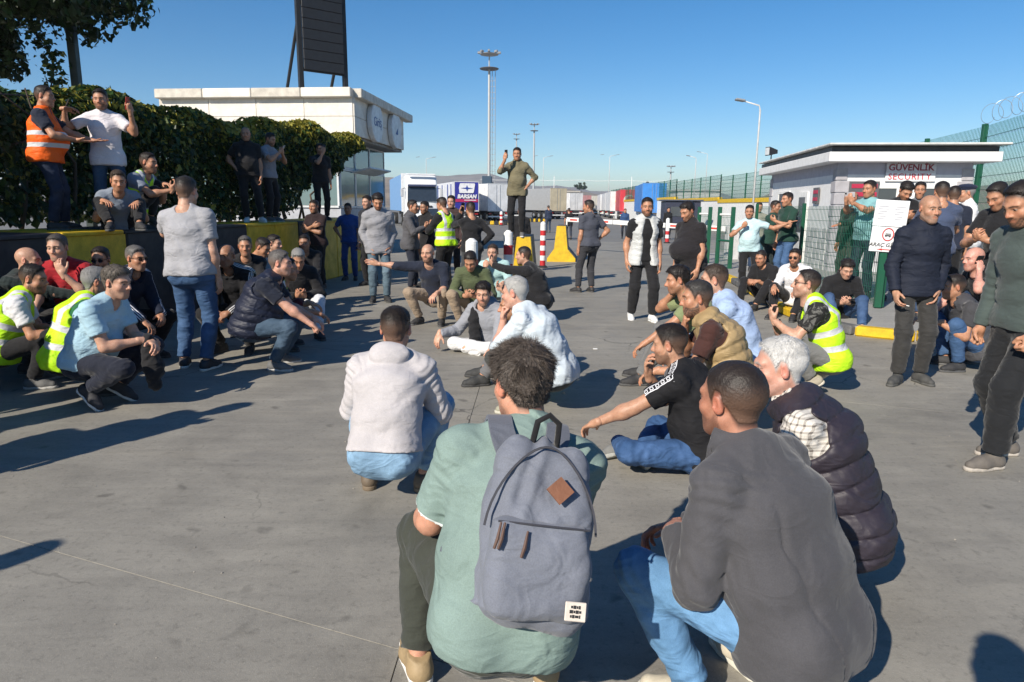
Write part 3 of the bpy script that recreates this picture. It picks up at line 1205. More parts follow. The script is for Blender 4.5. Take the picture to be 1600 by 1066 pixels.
def build_person(P):
    """P: label, hx, hy (pixel of the head's top), D (distance ahead), head (heading in degrees, 0 = facing away), pose, clothes"""
    NPEOPLE[0] += 1
    seed = NPEOPLE[0]
    r = np.random.default_rng(seed)
    z0 = P.get('z0', 0.0)
    if 'at' in P:
        T = A(P['at'])
    else:
        T = A(at_dist(P['hx'], P['hy'], P['D']))
    s = P.get('s', 1.0)
    S = skeleton(P)
    if P['pose'] in ('stand', 'walk', 'contra'):
        if 's' not in P:
            s = float(np.clip((T[2] - z0) / head_top(S), .90, 1.12))
    else:
        for _ in range(3):
            dz = (T[2] - z0) / s - head_top(S)
            P['_dz'] = float(np.clip(P.get('_dz', 0) + dz, -.14, .40))
            S = skeleton(P)
    err = (T[2] - z0) - head_top(S) * s
    yaw = R(P['head'])
    rot = rotz(yaw)
    loc = A(T[0], T[1], z0) - rot @ (A(S['headc'][0], S['headc'][1], 0) * s)
    zdist = math.hypot(T[0], T[1])
    lod = P.get('lod', 0 if zdist < 4.3 else 1 if zdist < 8 else 2 if zdist < 17 else 3)
    h = BLOD[lod]
    if abs(err) > .05:
        print('FIT', P['label'][:40], 'err %.2f' % err)
    g, belly = P.get('girth', 1.0), P.get('belly', 0.0)
    tone = A(P.get('skin', (.44, .245, .16))) * A(1.0, .93, .86)
    hairc = P.get('hairc', (.018, .014, .012))
    # ---- body: one mesh of torso, limbs, head and hands
    pr = torso_prims(S, -.012, g, belly * .8)
    pr += yoke_prims(S, -.010)
    aw = P.get('arm', 1.0) * g ** .4
    for k in 'LR':
        pr += [('c', (S['sh' + k], S['el' + k], .050 * aw, .040 * aw), .03), ('c', (S['el' + k], S['wr' + k], .042 * aw, .0275), .02),
               ('o', (S['el' + k] + unit(S['wr' + k] - S['el' + k]) * .07, np.eye(3), (.043 * aw, .043 * aw, .043 * aw)), .04),
               ('c', (S['hj' + k], S['kn' + k], .070 * g, .046), .03), ('c', (S['kn' + k], S['an' + k], .043, .034), .02)]
    HR, hs, hc = S['HR'], S['hs'], S['headc']
    nb = hc + HR @ (A(0, -.046, -.165) * hs)
    pr.append(('c', (S['neck'] - S['ax'][2] * .03, nb, .064, .060), .04))
    V, Q = Grid(pr, max(h, .0105)).mesh()
    col = np.tile(tone, (len(V), 1)) * (1 + .06 * np.sin(V @ A(31, 17, 23)))[:, None]
    HM = head_mesh(lod)
    fs = A(P.get('face', (1, 1, 1))) * hs
    HV = HM['V'].copy()
    fr = np.random.default_rng(seed * 13 + 5).normal(size=8) * P.get('fvar', 1.0)

    def gw(c_, r_):
        d_ = (HV * A(1, 1, 1) - A(c_)) / r_
        return np.exp(-np.sum(d_ * d_, 1))
    HV[:, 1] += .0035 * fr[0] * gw((0, .112, -.028), .022) + .0025 * fr[1] * gw((0, .085, .018), .04)
    HV[:, 2] += -.004 * fr[2] * gw((0, .06, -.10), .035) - .003 * fr[3] * gw((0, .112, -.034), .02)
    jw = sstep(-.01, -.07, HV[:, 2]) * (HV[:, 1] > -.03) * (1 - sstep(-.12, -.16, HV[:, 2]))
    HV[:, 0] *= 1 + jw * .06 * fr[4]
    HV[:, 0] += np.sign(HV[:, 0]) * .003 * fr[5] * (gw((.045, .06, -.03), .03) + gw((-.045, .06, -.03), .03))
    HV = HV * (1 + .022 * fr[6] * A(1, .3, -1))
    hv = (HV * fs) @ HR.T + hc
    hcol = np.tile(tone, (len(hv), 1))
    hcol = hcol * (1 - HM['red'][:, None] * A(-.10, .16, .18))
    lw = np.minimum(HM['lips'], 1)[:, None] * .75
    hcol = hcol * (1 - lw) + lw * tone * A(.95, .62, .62)
    bd = P.get('beard', .25)
    nz = .75 + .25 * np.sin(HM['V'] @ A(900, 700, 800))
    bw = (np.clip(HM['beard'] * bd * nz, 0, .95))[:, None]
    bc = A(P.get('beardc', hairc))
    hcol = hcol * (1 - bw) + bw * bc
    if P.get('hair', 'short') in ('none', 'balding'):
        w = (sstep(-.01, .03, HM['hl']) * .12)[:, None]
        hcol = hcol * (1 - w) + w * A(hairc)
    if P.get('hair', 'short') not in ('none', 'balding'):
        w = (sstep(-.014, .018, HM['hl'])[:, None]) * .92
        hcol = hcol * (1 - w) + w * A(hairc) * .8
    w = np.clip(HM['brow'] * .95, 0, 1)[:, None]
    hcol = hcol * (1 - w) + w * A(P.get('browc', (.02, .015, .012)))
    hcol[HM['lid']] *= .45
    hcol[HM['eye']] = (.34, .30, .27)
    hcol[HM['iris']] = (.02, .012, .008)
    parts = [(V, Q, col), (hv, HM['Q'], hcol)]
    for k in 'LR':
        hv_, hq = hand_mesh(S['cu' + k], min(lod, 3))
        Y, Z = S['hd' + k], -S['hn' + k]
        X = np.cross(Y, Z)
        F = np.stack([X, Y, Z], 1)
        lv = hv_ * (1 if k == 'L' else A(-1, 1, 1)) * 1.03
        q = hq if k == 'L' else hq[:, ::-1]
        wv = lv @ F.T + S['wr' + k]
        tipred = sstep(.09, .17, hv_[:, 1])[:, None]
        parts.append((wv, q, tone * (1 + .0 * wv) * (1 - tipred * A(-.05, .10, .10)) * 1.04))
    VV, QQ, CC, o = [], [], [], 0
    for v, q, c in parts:
        VV.append(v)
        QQ.append(q + o)
        CC.append(c)
        o += len(v)
    CC = np.concatenate(CC)
    me = fast_mesh('person', np.concatenate(VV) * s, np.concatenate(QQ), skin_mat(), attrs={'col': np.concatenate([CC, np.ones((len(CC), 1))], 1)})
    body = link('person', me, None, loc, yaw)
    tag(body, P['label'], 'person', P.get('group', 'people gathered at the gate'))

    def child(name, V, Q, mat, par=None, attrs=None, relaxn=0):
        if len(Q) == 0:
            return None
        if relaxn:
            V = relax(V, Q, relaxn, .4)
        return link(name, fast_mesh(name, V * s, Q, mat, attrs=attrs), par or body)

    # ---- hair
    st = P.get('hair', 'short')
    if st != 'none':
        ho = link('hair', hair_mesh(st, lod), body)
        M = np.eye(4)
        M[:3, :3] = HR @ np.diag(fs * s)
        M[:3, 3] = hc * s
        ho.matrix_local = Matrix(M.tolist())
        ho.material_slots[0].link = 'OBJECT'
        ho.material_slots[0].material = hair_mat(tuple(hairc), st in ('short', 'buzz', 'flat') and max(hairc) < .15)
    rl = 1 if lod < 2 else 0
    # ---- trousers
    bk, bc_ = P.get('bottom', ('knit', (.018, .018, .02)))[:2]
    lg = P.get('leg', 1.0)
    tin = .013
    pr = [('e', (S['hip'] - S['ax'][0] * .05, S['waist'], S['lat0'], (.160 * g + tin, .118 * g + tin), (.15 * g + tin + belly * .3, .11 * g + tin + belly * .3)), .04),
          ('h', (S['hip'] + S['ax'][0] * P.get('rise', .05 - HEM[P['top'][0]]), -S['ax'][0]))]
    back = np.cross(S['lat0'], S['ax'][0])
    for k, sg in (('L', -1), ('R', 1)):
        kn, hj, an = S['kn' + k], S['hj' + k], S['an' + k]
        pr += [('o', (hj + back * .055 * g + A(-sg * .012, 0, -.015), np.eye(3), (.098 * g, .10 * g, .105 * g)), .05),
               ('c', (hj, kn, .093 * g, .069 * lg), .04),
               ('c', (kn, kn + (an - kn) * .5, .069 * lg, .064 * lg), .03),
               ('f', (kn + (an - kn) * .3, an + (kn - an) * P.get('cuff', .06), .066 * lg, .058 * lg), .02)]
    gr = Grid(pr, h)
    f1 = folds(seed * 3 + 1, .0035, .11)
    bent = P['pose'] not in ('stand', 'walk', 'contra')
    f2 = joint_folds(S, seed, .0042, [('knL', 'hjL', 'anL'), ('knR', 'hjR', 'anR'), ('anL', 'anL', 'knL'), ('anR', 'anR', 'knR'),
                                      ('hjL', 'hjL', 'knL'), ('hjR', 'hjR', 'knR')], .042, .12)
    if lod < 3:
        gr.band(lambda q: f1(q) + f2(q))
    V, Q = gr.mesh()
    child('trousers', V, Q, fabric(bk, bc_), relaxn=rl)
    # ---- shoes
    sc1, sc2 = P.get('shoes', ((.03, .03, .032), (.08, .08, .08)))
    for k in 'LR':
        m1, m2 = shoe_mesh(lod)
        FR = rotz(S['fy' + k]) @ roty(S['fr' + k]) @ rotx(-S['fp' + k])
        M = np.eye(4)
        M[:3, :3] = FR * s
        M[:3, 3] = S['an' + k] * s
        sh = link('shoe', m1, body)
        sh.matrix_local = Matrix(M.tolist())
        so = link('sole', m2, sh)
        for ob, cc in ((sh, sc1), (so, sc2)):
            ob.material_slots[0].link = 'OBJECT'
            ob.material_slots[0].material = plain('shoe_upper' if ob is sh else 'shoe_sole', cc, .7, bmp=.2)
    # ---- top
    tk = P['top']
    kind, fab, tcol = tk[0], tk[1], tk[2]
    tcol2 = tk[3] if len(tk) > 3 else None
    inf = {'tee': .013, 'polo': .014, 'long': .016, 'shirt': .016, 'hoodie': .022, 'jacket': .022, 'sweat': .019}[kind]
    hem = P.get('hem', {'tee': .07, 'polo': .08, 'long': .06, 'shirt': .09, 'hoodie': .07, 'jacket': .12, 'sweat': .07}[kind])
    short = P.get('short', kind in ('tee', 'polo'))
    pr = torso_prims(S, inf, g, belly, drop=hem * .6)
    hp = S['hip'] - S['ax'][0] * hem
    for k, sg in (('L', -1), ('R', 1)):
        pr.append(('o', (S['hj' + k] + back * .055 * g + A(-sg * .012, 0, -.015), np.eye(3), tuple(q + inf for q in (.098 * g, .10 * g, .105 * g))), .05))
        if not bent:
            pr.append(('c', (S['hj' + k], S['hj' + k] + (S['kn' + k] - S['hj' + k]) * (hem / .43), .093 * g + inf * .8, .090 * g + inf * .8), .06))
    pr.append(('h', (hp, S['ax'][0])))
    pr += yoke_prims(S, inf * .8)
    for k in 'LR':
        a, e, w = S['sh' + k], S['el' + k], S['wr' + k]
        if short:
            t = P.get('sl', .66)
            pr.append(('f', (a, a + (e - a) * t, (.057 + inf) * aw, (.054 + inf) * aw), .04))
        else:
            rolled = P.get('roll', 1.0)
            m_ = a + (e - a) * .38
            pr += [('c', (a, m_, (.052 + inf) * aw, (.049 + inf) * aw), .035), ('c', (m_, e, (.049 + inf) * aw, (.044 + inf) * aw), .009),
                   ('f', (e, e + (w - e) * min(rolled, .97), (.044 + inf) * aw, (.030 + inf * .9)), .012)]
    nd_ = unit(nb - S['neck'])
    pr.append(('-c', (S['neck'] + nd_ * .035, nb + nd_ * .1, .066, .060), .012))
    gr = Grid(pr, h)
    if kind in ('polo', 'shirt', 'jacket', 'hoodie') or P.get('collar'):
        hgt = {'polo': .046, 'shirt': .048, 'jacket': .070, 'hoodie': .02}.get(kind, .03)
        flare = {'polo': -.25, 'shirt': -.25}.get(kind, -.05)
        c0 = S['neck'] + nd_ * .022
        c1 = c0 + nd_ * (hgt + .02)
        sl = gr.sub(np.minimum(c0, c1) - .13, np.maximum(c0, c1) + .13)
        x, y, z = gr.xyz(sl)
        X, Y, Z = x - c0[0], y - c0[1], z - c0[2]
        a_ = X * nd_[0] + Y * nd_[1] + Z * nd_[2]
        rr = np.sqrt(np.maximum(X * X + Y * Y + Z * Z - a_ * a_, 0))
        tgt = .076 + inf * .3 + flare * (a_ - hgt)
        d = np.maximum(np.abs(rr - tgt) - max(.0055, h * .62), np.abs(a_ - hgt / 2) - hgt / 2 - .012)
        fwd = S['fwd']
        fr = (X * fwd[0] + Y * fwd[1] + Z * fwd[2])
        if kind in ('polo', 'shirt', 'jacket'):
            d = np.maximum(d, .022 - np.sqrt((X * S['lat2'][0] + Y * S['lat2'][1] + Z * S['lat2'][2]) ** 2 + np.minimum(fr - .03, 0) ** 2))
        gg = np.maximum(.008 - np.abs(gr.D[sl] - d), 0) / .008
        gr.D[sl] = np.minimum(gr.D[sl], d) - gg * gg * .008 * .25
    if kind == 'hoodie':
        pts = []
        bk_ = -S['fwd']
        for t in np.linspace(-2.2, 2.2, 11):
            ring = S['neck'] + nd_ * (.048 + .030 * math.cos(t)) + S['lat2'] * math.sin(t) * .092 + bk_ * (math.cos(t) * .085 + .012)
            pts.append(ring)
        for i in range(10):
            gr.put(('c', (pts[i], pts[i + 1], .026, .026), .010))
        gr.put(('o', (S['neck'] + bk_ * .104 - S['ax'][2] * .014, np.stack([S['lat2'], S['fwd'], S['ax'][2]], 1), (.112, .048, .074)), .005))
        gr.put(('-c', (S['neck'] + nd_ * .045, nb + nd_ * .1, .066, .070), .012))
    if lod < 3:
        fa = P.get('fold', {'tee': .0042, 'polo': .004, 'long': .0045, 'shirt': .005, 'hoodie': .0045, 'jacket': .0042, 'sweat': .0042}[kind])
        f1 = folds(seed * 5 + 2, fa, .13)
        f2 = joint_folds(S, seed + 9, .006 if not short else .004,
                         [('elL', 'shL', 'wrL'), ('elR', 'shR', 'wrR'), ('shL', 'shL', 'elL'), ('shR', 'shR', 'elR'), ('waist', 'waist', 'chest')], .045, .11)
        gr.band(lambda q: f1(q) + f2(q))
    if lod < 2 and kind in ('hoodie', 'sweat', 'jacket'):
        def seams(q):
            o_ = .0045 * sstep(.052, .044, (q - hp) @ S['ax'][0]) * (kind != 'jacket')
            tp_ = torso_param(S, q)
            sp_ = sleeve_param(S, q)
            on_t = sp_[:, 1] < .20
            if kind == 'jacket':
                o_ = o_ + .0075 * np.exp(-((np.abs(tp_[:, 0]) - .105 - .045 * np.sin(tp_[:, 1] * 5.5)) / .0042) ** 2) * (tp_[:, 2] < .02) * (tp_[:, 1] < .37) * on_t
            o_ = o_ + .0065 * np.exp(-((sp_[:, 1] - .205 - .03 * sp_[:, 0] / .06) / .0045) ** 2)
            o_ = o_ + .0055 * np.exp(-((tp_[:, 1] - .425) / .0040) ** 2) * (tp_[:, 2] < 0) * (kind == 'jacket') * on_t
            return o_
        gr.band(seams, 3)
    V, Q = gr.mesh()
    tname = {'tee': 't_shirt', 'polo': 'polo_shirt', 'long': 'long_sleeved_top', 'shirt': 'shirt', 'hoodie': 'hoodie', 'jacket': 'jacket', 'sweat': 'sweatshirt'}[kind]
    if rl:
        V = relax(V, Q, 1, .4)
    top = child(tname, V, Q, fabric(fab, tcol, tcol2, thr=float(np.linalg.norm(S['shL'] - S['neck'])) + .295 * P.get('sl', .66) - .007), attrs={'tc': torso_param(S, V), 'ts': sleeve_param(S, V)})
    # ---- vest over it
    vs = P.get('vest')
    if vs:
        vk, vcol = vs
        vin = inf + {'hi': .013, 'puff': .022}[vk]
        vh = P.get('vhem', .10)
        pr = torso_prims(S, vin, g, belly, drop=vh * .6)
        for k, sg in (('L', -1), ('R', 1)):
            pr.append(('o', (S['hj' + k] + back * .055 * g + A(-sg * .012, 0, -.015), np.eye(3), tuple(q + vin for q in (.098 * g, .10 * g, .105 * g))), .05))
            if not bent:
                pr.append(('c', (S['hj' + k], S['hj' + k] + (S['kn' + k] - S['hj' + k]) * (vh / .43), .093 * g + vin, .090 * g + vin), .06))
        pr.append(('h', (S['hip'] - S['ax'][0] * vh, S['ax'][0])))
        pr += yoke_prims(S, vin * .75)
        for k, sg in (('L', -1), ('R', 1)):
            c = S['sh' + k]
            pr.append(('-c', (c + S['lat2'] * sg * .005 - S['ax'][2] * .03, c + S['lat2'] * sg * .2, .088, .13), .02))
            pr.append(('-c', (c, S['el' + k], .070, .075), .015))
        pr.append(('-c', (S['neck'] + nd_ * .02, nb + nd_ * .1, .080 if vk == 'hi' else .070, .08), .012))
        if vk == 'hi' or P.get('vopen'):
            pr.append(('-c', (S['neck'] + S['fwd'] * .12 + S['ax'][2] * .03, S['chest'] + S['fwd'] * .19, .06, P.get('vopen', .02)), .015))
        if P.get('vopen'):
            pr.append(('-c', (S['chest'] + S['fwd'] * .19, S['hip'] + S['fwd'] * (.2 + belly) - S['ax'][0] * .2, P['vopen'], P['vopen'] * 1.15), .015))
        gr = Grid(pr, h)
        if vk == 'puff':
            gr.put(('c', (S['neck'] + nd_ * .01, S['neck'] + nd_ * .055, .094, .088), .02))
            gr.put(('-c', (S['neck'] + nd_ * .02, S['neck'] + nd_ * .2, .074, .072), .008))
            pit = P.get('quilt', .075)

            def q_(q):
                v = torso_param(S, q)[:, 1] + .012 * np.sin(q @ A(9, 7, 3))
                e = np.abs((v / pit) % 1.0 - .5) * pit
                return (-.007 * np.cos(math.pi * e / pit) ** .7 + .004 + .0075 * np.exp(-((pit / 2 - e) / .0065) ** 2)) * (1.0 if lod < 2 else .45) + folds(seed, .0022, .06)(q)
            gr.band(q_, 6)
        elif lod < 3:
            gr.band(folds(seed * 7, .004, .12))
        V, Q = gr.mesh()
        if rl:
            V = relax(V, Q, 1, .35)
        child('vest', V, Q, fabric({'hi': 'vest_o' if vcol[1] < vcol[0] * .6 else 'vest_y', 'puff': 'puff'}[vk], vcol), attrs={'tc': torso_param(S, V), 'ts': sleeve_param(S, V)})
    # ---- glasses, cap
    HM4 = Matrix.Identity(4)
    Mh = np.eye(4)
    Mh[:3, :3] = HR @ np.diag(fs * s)
    Mh[:3, 3] = hc * s
    if P.get('glasses'):
        gb = MB()
        dark = P['glasses'] == 'sun'
        for sg in (-1, 1):
            gb.tube([(sg * .058, .088, .006), (sg * .079, .06, .010), (sg * .083, -.012, .008), (sg * .083, -.03, -.006)], .0022, 5)
            ring = [(sg * (.031 + .023 * math.cos(t)), .103 - .009 * abs(math.cos(t) + sg * 0) * 1 - .004, -.001 + .017 * math.sin(t)) for t in np.linspace(0, 2 * math.pi, 13)]
            gb.tube(ring, .0018, 4)
            if dark:
                gb.add(ring[:-1], [tuple(range(12))])
        gb.tube([(-.009, .101, .004), (0, .104, .006), (.009, .101, .004)], .002, 4)
        go = gb.build('sunglasses' if dark else 'glasses', plain('dark_plastic', (.012, .012, .013), .2), body)
        go.matrix_local = Matrix(Mh.tolist())
    if P.get('cap'):
        gr = Grid([('o', (A(0, -.012, .085), rotx(.12), (.105, .125, .042)), .02), ('o', (A(0, -.01, .055), np.eye(3), (.088, .108, .04)), .02),
                   ('o', (A(0, .10, .06), rotx(-.25), (.06, .05, .007)), .012), ('h', (A(0, 0, .038), A(0, -.12, 1)))], .007)
        V, Q = gr.mesh()
        co = link('flat_cap', fast_mesh('flat_cap', V, Q, fabric('knit', P['cap'])), body)
        co.matrix_local = Matrix(Mh.tolist())
    W = Matrix.Translation(loc) @ Matrix.Rotation(yaw, 4, 'Z') @ Matrix.Scale(s, 4)
    # ---- phone held in a hand (a thing of its own)
    if P.get('phone'):
        k, plabel, pcol = P['phone'][:3]
        wr, d, n = S['wr' + k], S['hd' + k], S['hn' + k]
        c = wr + d * .105 + n * .026
        tohead = unit(hc - c)
        upv = P['phone'][3] if len(P['phone']) > 3 else (0, 0, 1)
        upv = unit(A(upv) - tohead * (A(upv) @ tohead))
        sx_ = np.cross(upv, tohead)
        M = np.eye(4)
        M[:3, :3] = np.stack([sx_, -tohead, upv], 1)
        M[:3, 3] = c
        pm = MB()
        pm.box((0, 0, 0), (.074, .009, .156), bev=.006)
        po = thing('phone', plabel, 'phone', group='phones held by the crowd')
        po.matrix_world = W @ Matrix(M.tolist())
        pm.build('case', plain('phone_case', pcol, .4), po)
        MB().box((0, -.0052, 0), (.067, .001, .146)).build('screen', plain('phone_glass', (.01, .012, .016), .08), po)
        MB().box((-.02, .0055, .058), (.026, .002, .026), bev=.001).build('camera_bump', plain('phone_lens', (.01, .01, .012), .15), po)
    return body, S, W
# ================================================================== the ground
def concrete_mat(name, lo, hi, scale=1.0, bmp=.25):
    m, nt, p = newmat(name)
    geo = nd(nt, 'NewGeometry')
    v = geo.outputs['Position']
    a = noise(nt, v, .35 * scale, 5, .6)
    b = noise(nt, v, 2.2 * scale, 6, .62, .4)
    c = noise(nt, v, 60, 4, .7)
    mp = nd(nt, 'Mapping')
    mp.inputs['Rotation'].default_value = (0, 0, R(-20))
    mp.inputs['Scale'].default_value = (.9, 5.5, 1)
    lk(nt, v, mp.inputs[0])
    st = noise(nt, mp.outputs[0], 1.2, 5, .65, .6)
    f = math_n(nt, 'ADD', math_n(nt, 'MULTIPLY', a, .35), math_n(nt, 'ADD', math_n(nt, 'MULTIPLY', b, .25), math_n(nt, 'ADD', math_n(nt, 'MULTIPLY', st, .25), math_n(nt, 'MULTIPLY', c, .15))))
    base = ramp(nt, f, [(.36, lo), (.60, hi)])
    # oil spots and pale dust
    sp = noise(nt, v, 5.5, 2, .5, .3)
    base = mixc(nt, ramp(nt, sp, [(.66, 0), (.76, .55)]), base, tuple(x * .42 for x in lo))
    bl = noise(nt, v, .9, 4, .7, .8)
    base = mixc(nt, ramp(nt, bl, [(.55, 0), (.72, .38)]), base, tuple(x * .62 for x in lo))
    ag = noise(nt, v, 26, 3, .75)
    base = mixc(nt, ramp(nt, ag, [(.30, .40), (.46, 0)]), base, tuple(x * .6 for x in lo))
    du = noise(nt, mp.outputs[0], .55, 4, .6, 1.0)
    base = mixc(nt, ramp(nt, du, [(.60, 0), (.78, .35)]), base, (.36, .325, .26))
    vo = nd(nt, 'TexVoronoi', Scale=.55, feature='DISTANCE_TO_EDGE')
    wv = nd(nt, 'TexNoise', Scale=2.0, Detail=5)
    lk(nt, v, wv.inputs['Vector'])
    ad = nd(nt, 'VectorMath', operation='MULTIPLY_ADD')
    lk(nt, wv.outputs['Color'], ad.inputs[0])
    ad.inputs[1].default_value = (.5, .5, 0)
    lk(nt, v, ad.inputs[2])
    lk(nt, ad.outputs[0], vo.inputs['Vector'])
    ck = math_n(nt, 'MULTIPLY', math_n(nt, 'LESS_THAN', vo.outputs['Distance'], .0028), ramp(nt, a, [(.5, 0), (.6, 1)]))
    base = mixc(nt, math_n(nt, 'MULTIPLY', ck, .7), base, tuple(x * .3 for x in lo))
    pk = noise(nt, v, 210, 2)
    base = mixc(nt, ramp(nt, pk, [(.62, 0), (.72, .55)]), base, (.44, .42, .37))
    lk(nt, base, p.inputs['Base Color'])
    lk(nt, ramp(nt, b, [(.3, .62), (.7, .85)]), p.inputs['Roughness'])
    p.inputs['Specular IOR Level'].default_value = .3
    h = math_n(nt, 'ADD', math_n(nt, 'MULTIPLY', c, .6), math_n(nt, 'ADD', math_n(nt, 'MULTIPLY', pk, .4), math_n(nt, 'MULTIPLY', st, .5)))
    bump(nt, p, h, bmp, .01)
    return m


CONC = concrete_mat('concrete', (.175, .165, .145), (.31, .292, .252))
ASPH = concrete_mat('asphalt', (.15, .144, .132), (.225, .215, .195), .6)
g_ = MB()
g_.add([(-4000, -300, -.006), (4000, -300, -.006), (4000, 6000, -.006), (-4000, 6000, -.006)], [(0, 1, 2, 3)])
ground = tag(g_.build('ground', ASPH), kind='structure')
da, db = Vector((.927, -.375, 0)), Vector((.03, 1.0, 0))
j0 = Vector((-.40, 2.24, 0))
SL = 4.6
q_ = .5 - .0018 / SL
sv = []
for zz, e_ in ((0.0, q_ - .0002), (-.003, q_), (-.0058, q_)):
    sv += [tuple((da * SL * a_ + db * SL * b_)[:2]) + (zz,) for a_, b_ in ((-e_, -e_), (e_, -e_), (e_, e_), (-e_, e_))]
sf = [(0, 1, 2, 3)] + [(4 * l_ + (i_ + 1) % 4, 4 * l_ + i_, 4 * l_ + 4 + i_, 4 * l_ + 4 + (i_ + 1) % 4) for l_ in (0, 1) for i_ in range(4)]
slab_me = MB().add(sv, sf).mesh('concrete_slab', CONC)
for i in range(-5, 6):
    for j in range(-2, 8):
        c = j0 + da * SL * (i + .5) + db * SL * (j + .5)
        if abs(c.x) > 17 or c.y > 33 or c.y < -5:
            continue
        o = link('concrete_slab', slab_me, ground, (c.x, c.y, 0))

# ------------------------------------------------------------------ far hills
def hills(name, d0, d1, seed, hmax, col, px0=-200, px1=1800):
    r = np.random.default_rng(seed)
    n, m = 120, 8
    V, Q = [], []
    for i in range(n + 1):
        ang = (px0 + (px1 - px0) * i / n - 800) / FPX
        hh = hmax * (.55 + .25 * math.sin(i * .11 + seed) + .14 * math.sin(i * .31 + seed * 2) + .06 * math.sin(i * .9)) + r.normal() * hmax * .015
        for j in range(m + 1):
            t = j / m
            d = d0 + (d1 - d0) * t
            V.append((d * ang, d, -.5 + hh * math.sin(t * math.pi / 2) + (r.normal() * hmax * .012 if 0 < j < m else 0)))
    V = np.array(V)
    for i in range(n):
        for j in range(m):
            a = i * (m + 1) + j
            Q.append((a, a + m + 1, a + m + 2, a + 1))
    mt, nt, p = newmat(name)
    v = objcoord(nt)
    a = noise(nt, v, .012, 6, .65)
    b = noise(nt, v, .06, 4, .7)
    base = ramp(nt, math_n(nt, 'ADD', math_n(nt, 'MULTIPLY', a, .6), math_n(nt, 'MULTIPLY', b, .4)), [(.38, tuple(c * .55 for c in col)), (.52, col), (.66, tuple(c * 1.3 for c in col))])
    lk(nt, base, p.inputs['Base Color'])
    p.inputs['Roughness'].default_value = .95
    return tag(link(name, fast_mesh(name, V, np.array(Q), mt)), kind='structure')


hills('hills', 700, 1500, 3, 66, (.26, .20, .135))
hills('hills_far', 1800, 3200, 8, 150, (.24, .20, .16))

# ================================================================== wall with the hedge, left
YEL = plain('yellow_paint', (.62, .40, .012), .55, var=.2, bmp=.15)
BLK = plain('black_paint', (.014, .016, .020), .6, var=.25, bmp=.15)
GREY = plain('cement', (.26, .255, .24), .85, var=.2, bmp=.25)
WHITE = plain('white_paint', (.74, .74, .72), .55, var=.10)
LZ = 1.28


def lx(y):
    return -4.82 + .118 * (y - 8.4)


wall = thing('retaining_wall', 'long retaining wall painted in yellow and black blocks below the hedge', 'wall', (lx(9), 9, 0))
wdir = math.atan2(.118, 1)
wl = math.sqrt(1 + .118 ** 2)
core = MB()
core.box((lx(11.0) - .62, 11.0, LZ / 2 - .02), (1.1, 14.8 * wl, LZ - .06), rz=-wdir)
core.build('core', GREY, wall).matrix_parent_inverse = Matrix.Translation((-lx(9), -9, 0))
blk = [MB().box((0, 0, 0), (.12, .985, LZ - .03), bev=.02).mesh('wall_block', mt) for mt in (YEL, BLK)]
cop = MB().box((0, 0, 0), (1.28, .99, .05), bev=.012).mesh('coping_stone', [GREY])
cop2 = [MB().box((0, 0, 0), (1.28, .99, .05), bev=.012).mesh('coping_stone', mt) for mt in (YEL, BLK)]
k = 0
y = 4.05
while y < 18.2:
    o = link('wall_block', blk[0 if k in (4, 8, 9, 11, 12, 13) else 1], wall, (lx(y) - .02 - lx(9), y - 9, (LZ - .03) / 2), -wdir)
    o = link('coping_stone', cop2[0 if k in (4, 8, 9, 11, 12, 13) else 1], wall, (lx(y) - .58 - lx(9), y - 9, LZ - .025), -wdir)
    y += 1.0 / wl
    k += 1


# ------------------------------------------------------------------ leaves
def leaf_mat(name, col, col2):
    m, nt, p = newmat(name)
    a = nd(nt, 'Attribute', attribute_name='tc')
    sx = nd(nt, 'SeparateXYZ')
    lk(nt, a.outputs['Vector'], sx.inputs[0])
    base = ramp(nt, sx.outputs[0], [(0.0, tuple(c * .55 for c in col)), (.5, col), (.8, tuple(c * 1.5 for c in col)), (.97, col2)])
    lk(nt, base, p.inputs['Base Color'])
    p.inputs['Roughness'].default_value = .45
    p.inputs['Specular IOR Level'].default_value = .35
    tr = nd(nt, 'BsdfTranslucent')
    lk(nt, base, tr.inputs['Color'])
    mx = nd(nt, 'MixShader')
    mx.inputs[0].default_value = .22
    out = [n for n in nt.nodes if n.type == 'OUTPUT_MATERIAL'][0]
    lk(nt, p.outputs[0], mx.inputs[1])
    lk(nt, tr.outputs[0], mx.inputs[2])
    lk(nt, mx.outputs[0], out.inputs[0])
    return m


def leaves(name, C, N, size, mat, parent=None, seed=1, droop=.5, bias=None):
    """folded leaves at centres C facing about N"""
    r = np.random.default_rng(seed)
    n = len(C)
    N = N + r.normal(size=(n, 3)) * .55
    N /= np.linalg.norm(N, axis=1, keepdims=True)
    up = np.tile(A(0, 0, -1.0), (n, 1)) * droop + r.normal(size=(n, 3)) * .6
    T = up - N * np.sum(up * N, 1, keepdims=True)
    T /= np.linalg.norm(T, axis=1, keepdims=True) + 1e-9
    B = np.cross(N, T)
    s = (size * (.42 + 1.15 * r.random(n) ** 1.3))[:, None]
    p0 = C - T * s * .5
    p3 = C + T * s * .62 - N * s * .10
    pl = C - B * s * .42 + N * s * .10 - T * s * .05
    pr_ = C + B * s * .42 + N * s * .10 - T * s * .05
    V = np.concatenate([p0, pl, p3, pr_])
    i = np.arange(n)
    F = np.concatenate([np.stack([i, i + n, i + 2 * n], 1), np.stack([i, i + 2 * n, i + 3 * n], 1)])
    tc = np.zeros((4 * n, 3), np.float32)
    tc[:, 0] = np.tile(np.clip(r.random(n) + (0 if bias is None else bias), 0, 1), 4)
    o = link(name, fast_mesh(name, V, F, mat, smooth=False, attrs={'tc': tc}), parent)
    o['kind'] = 'stuff'
    return o


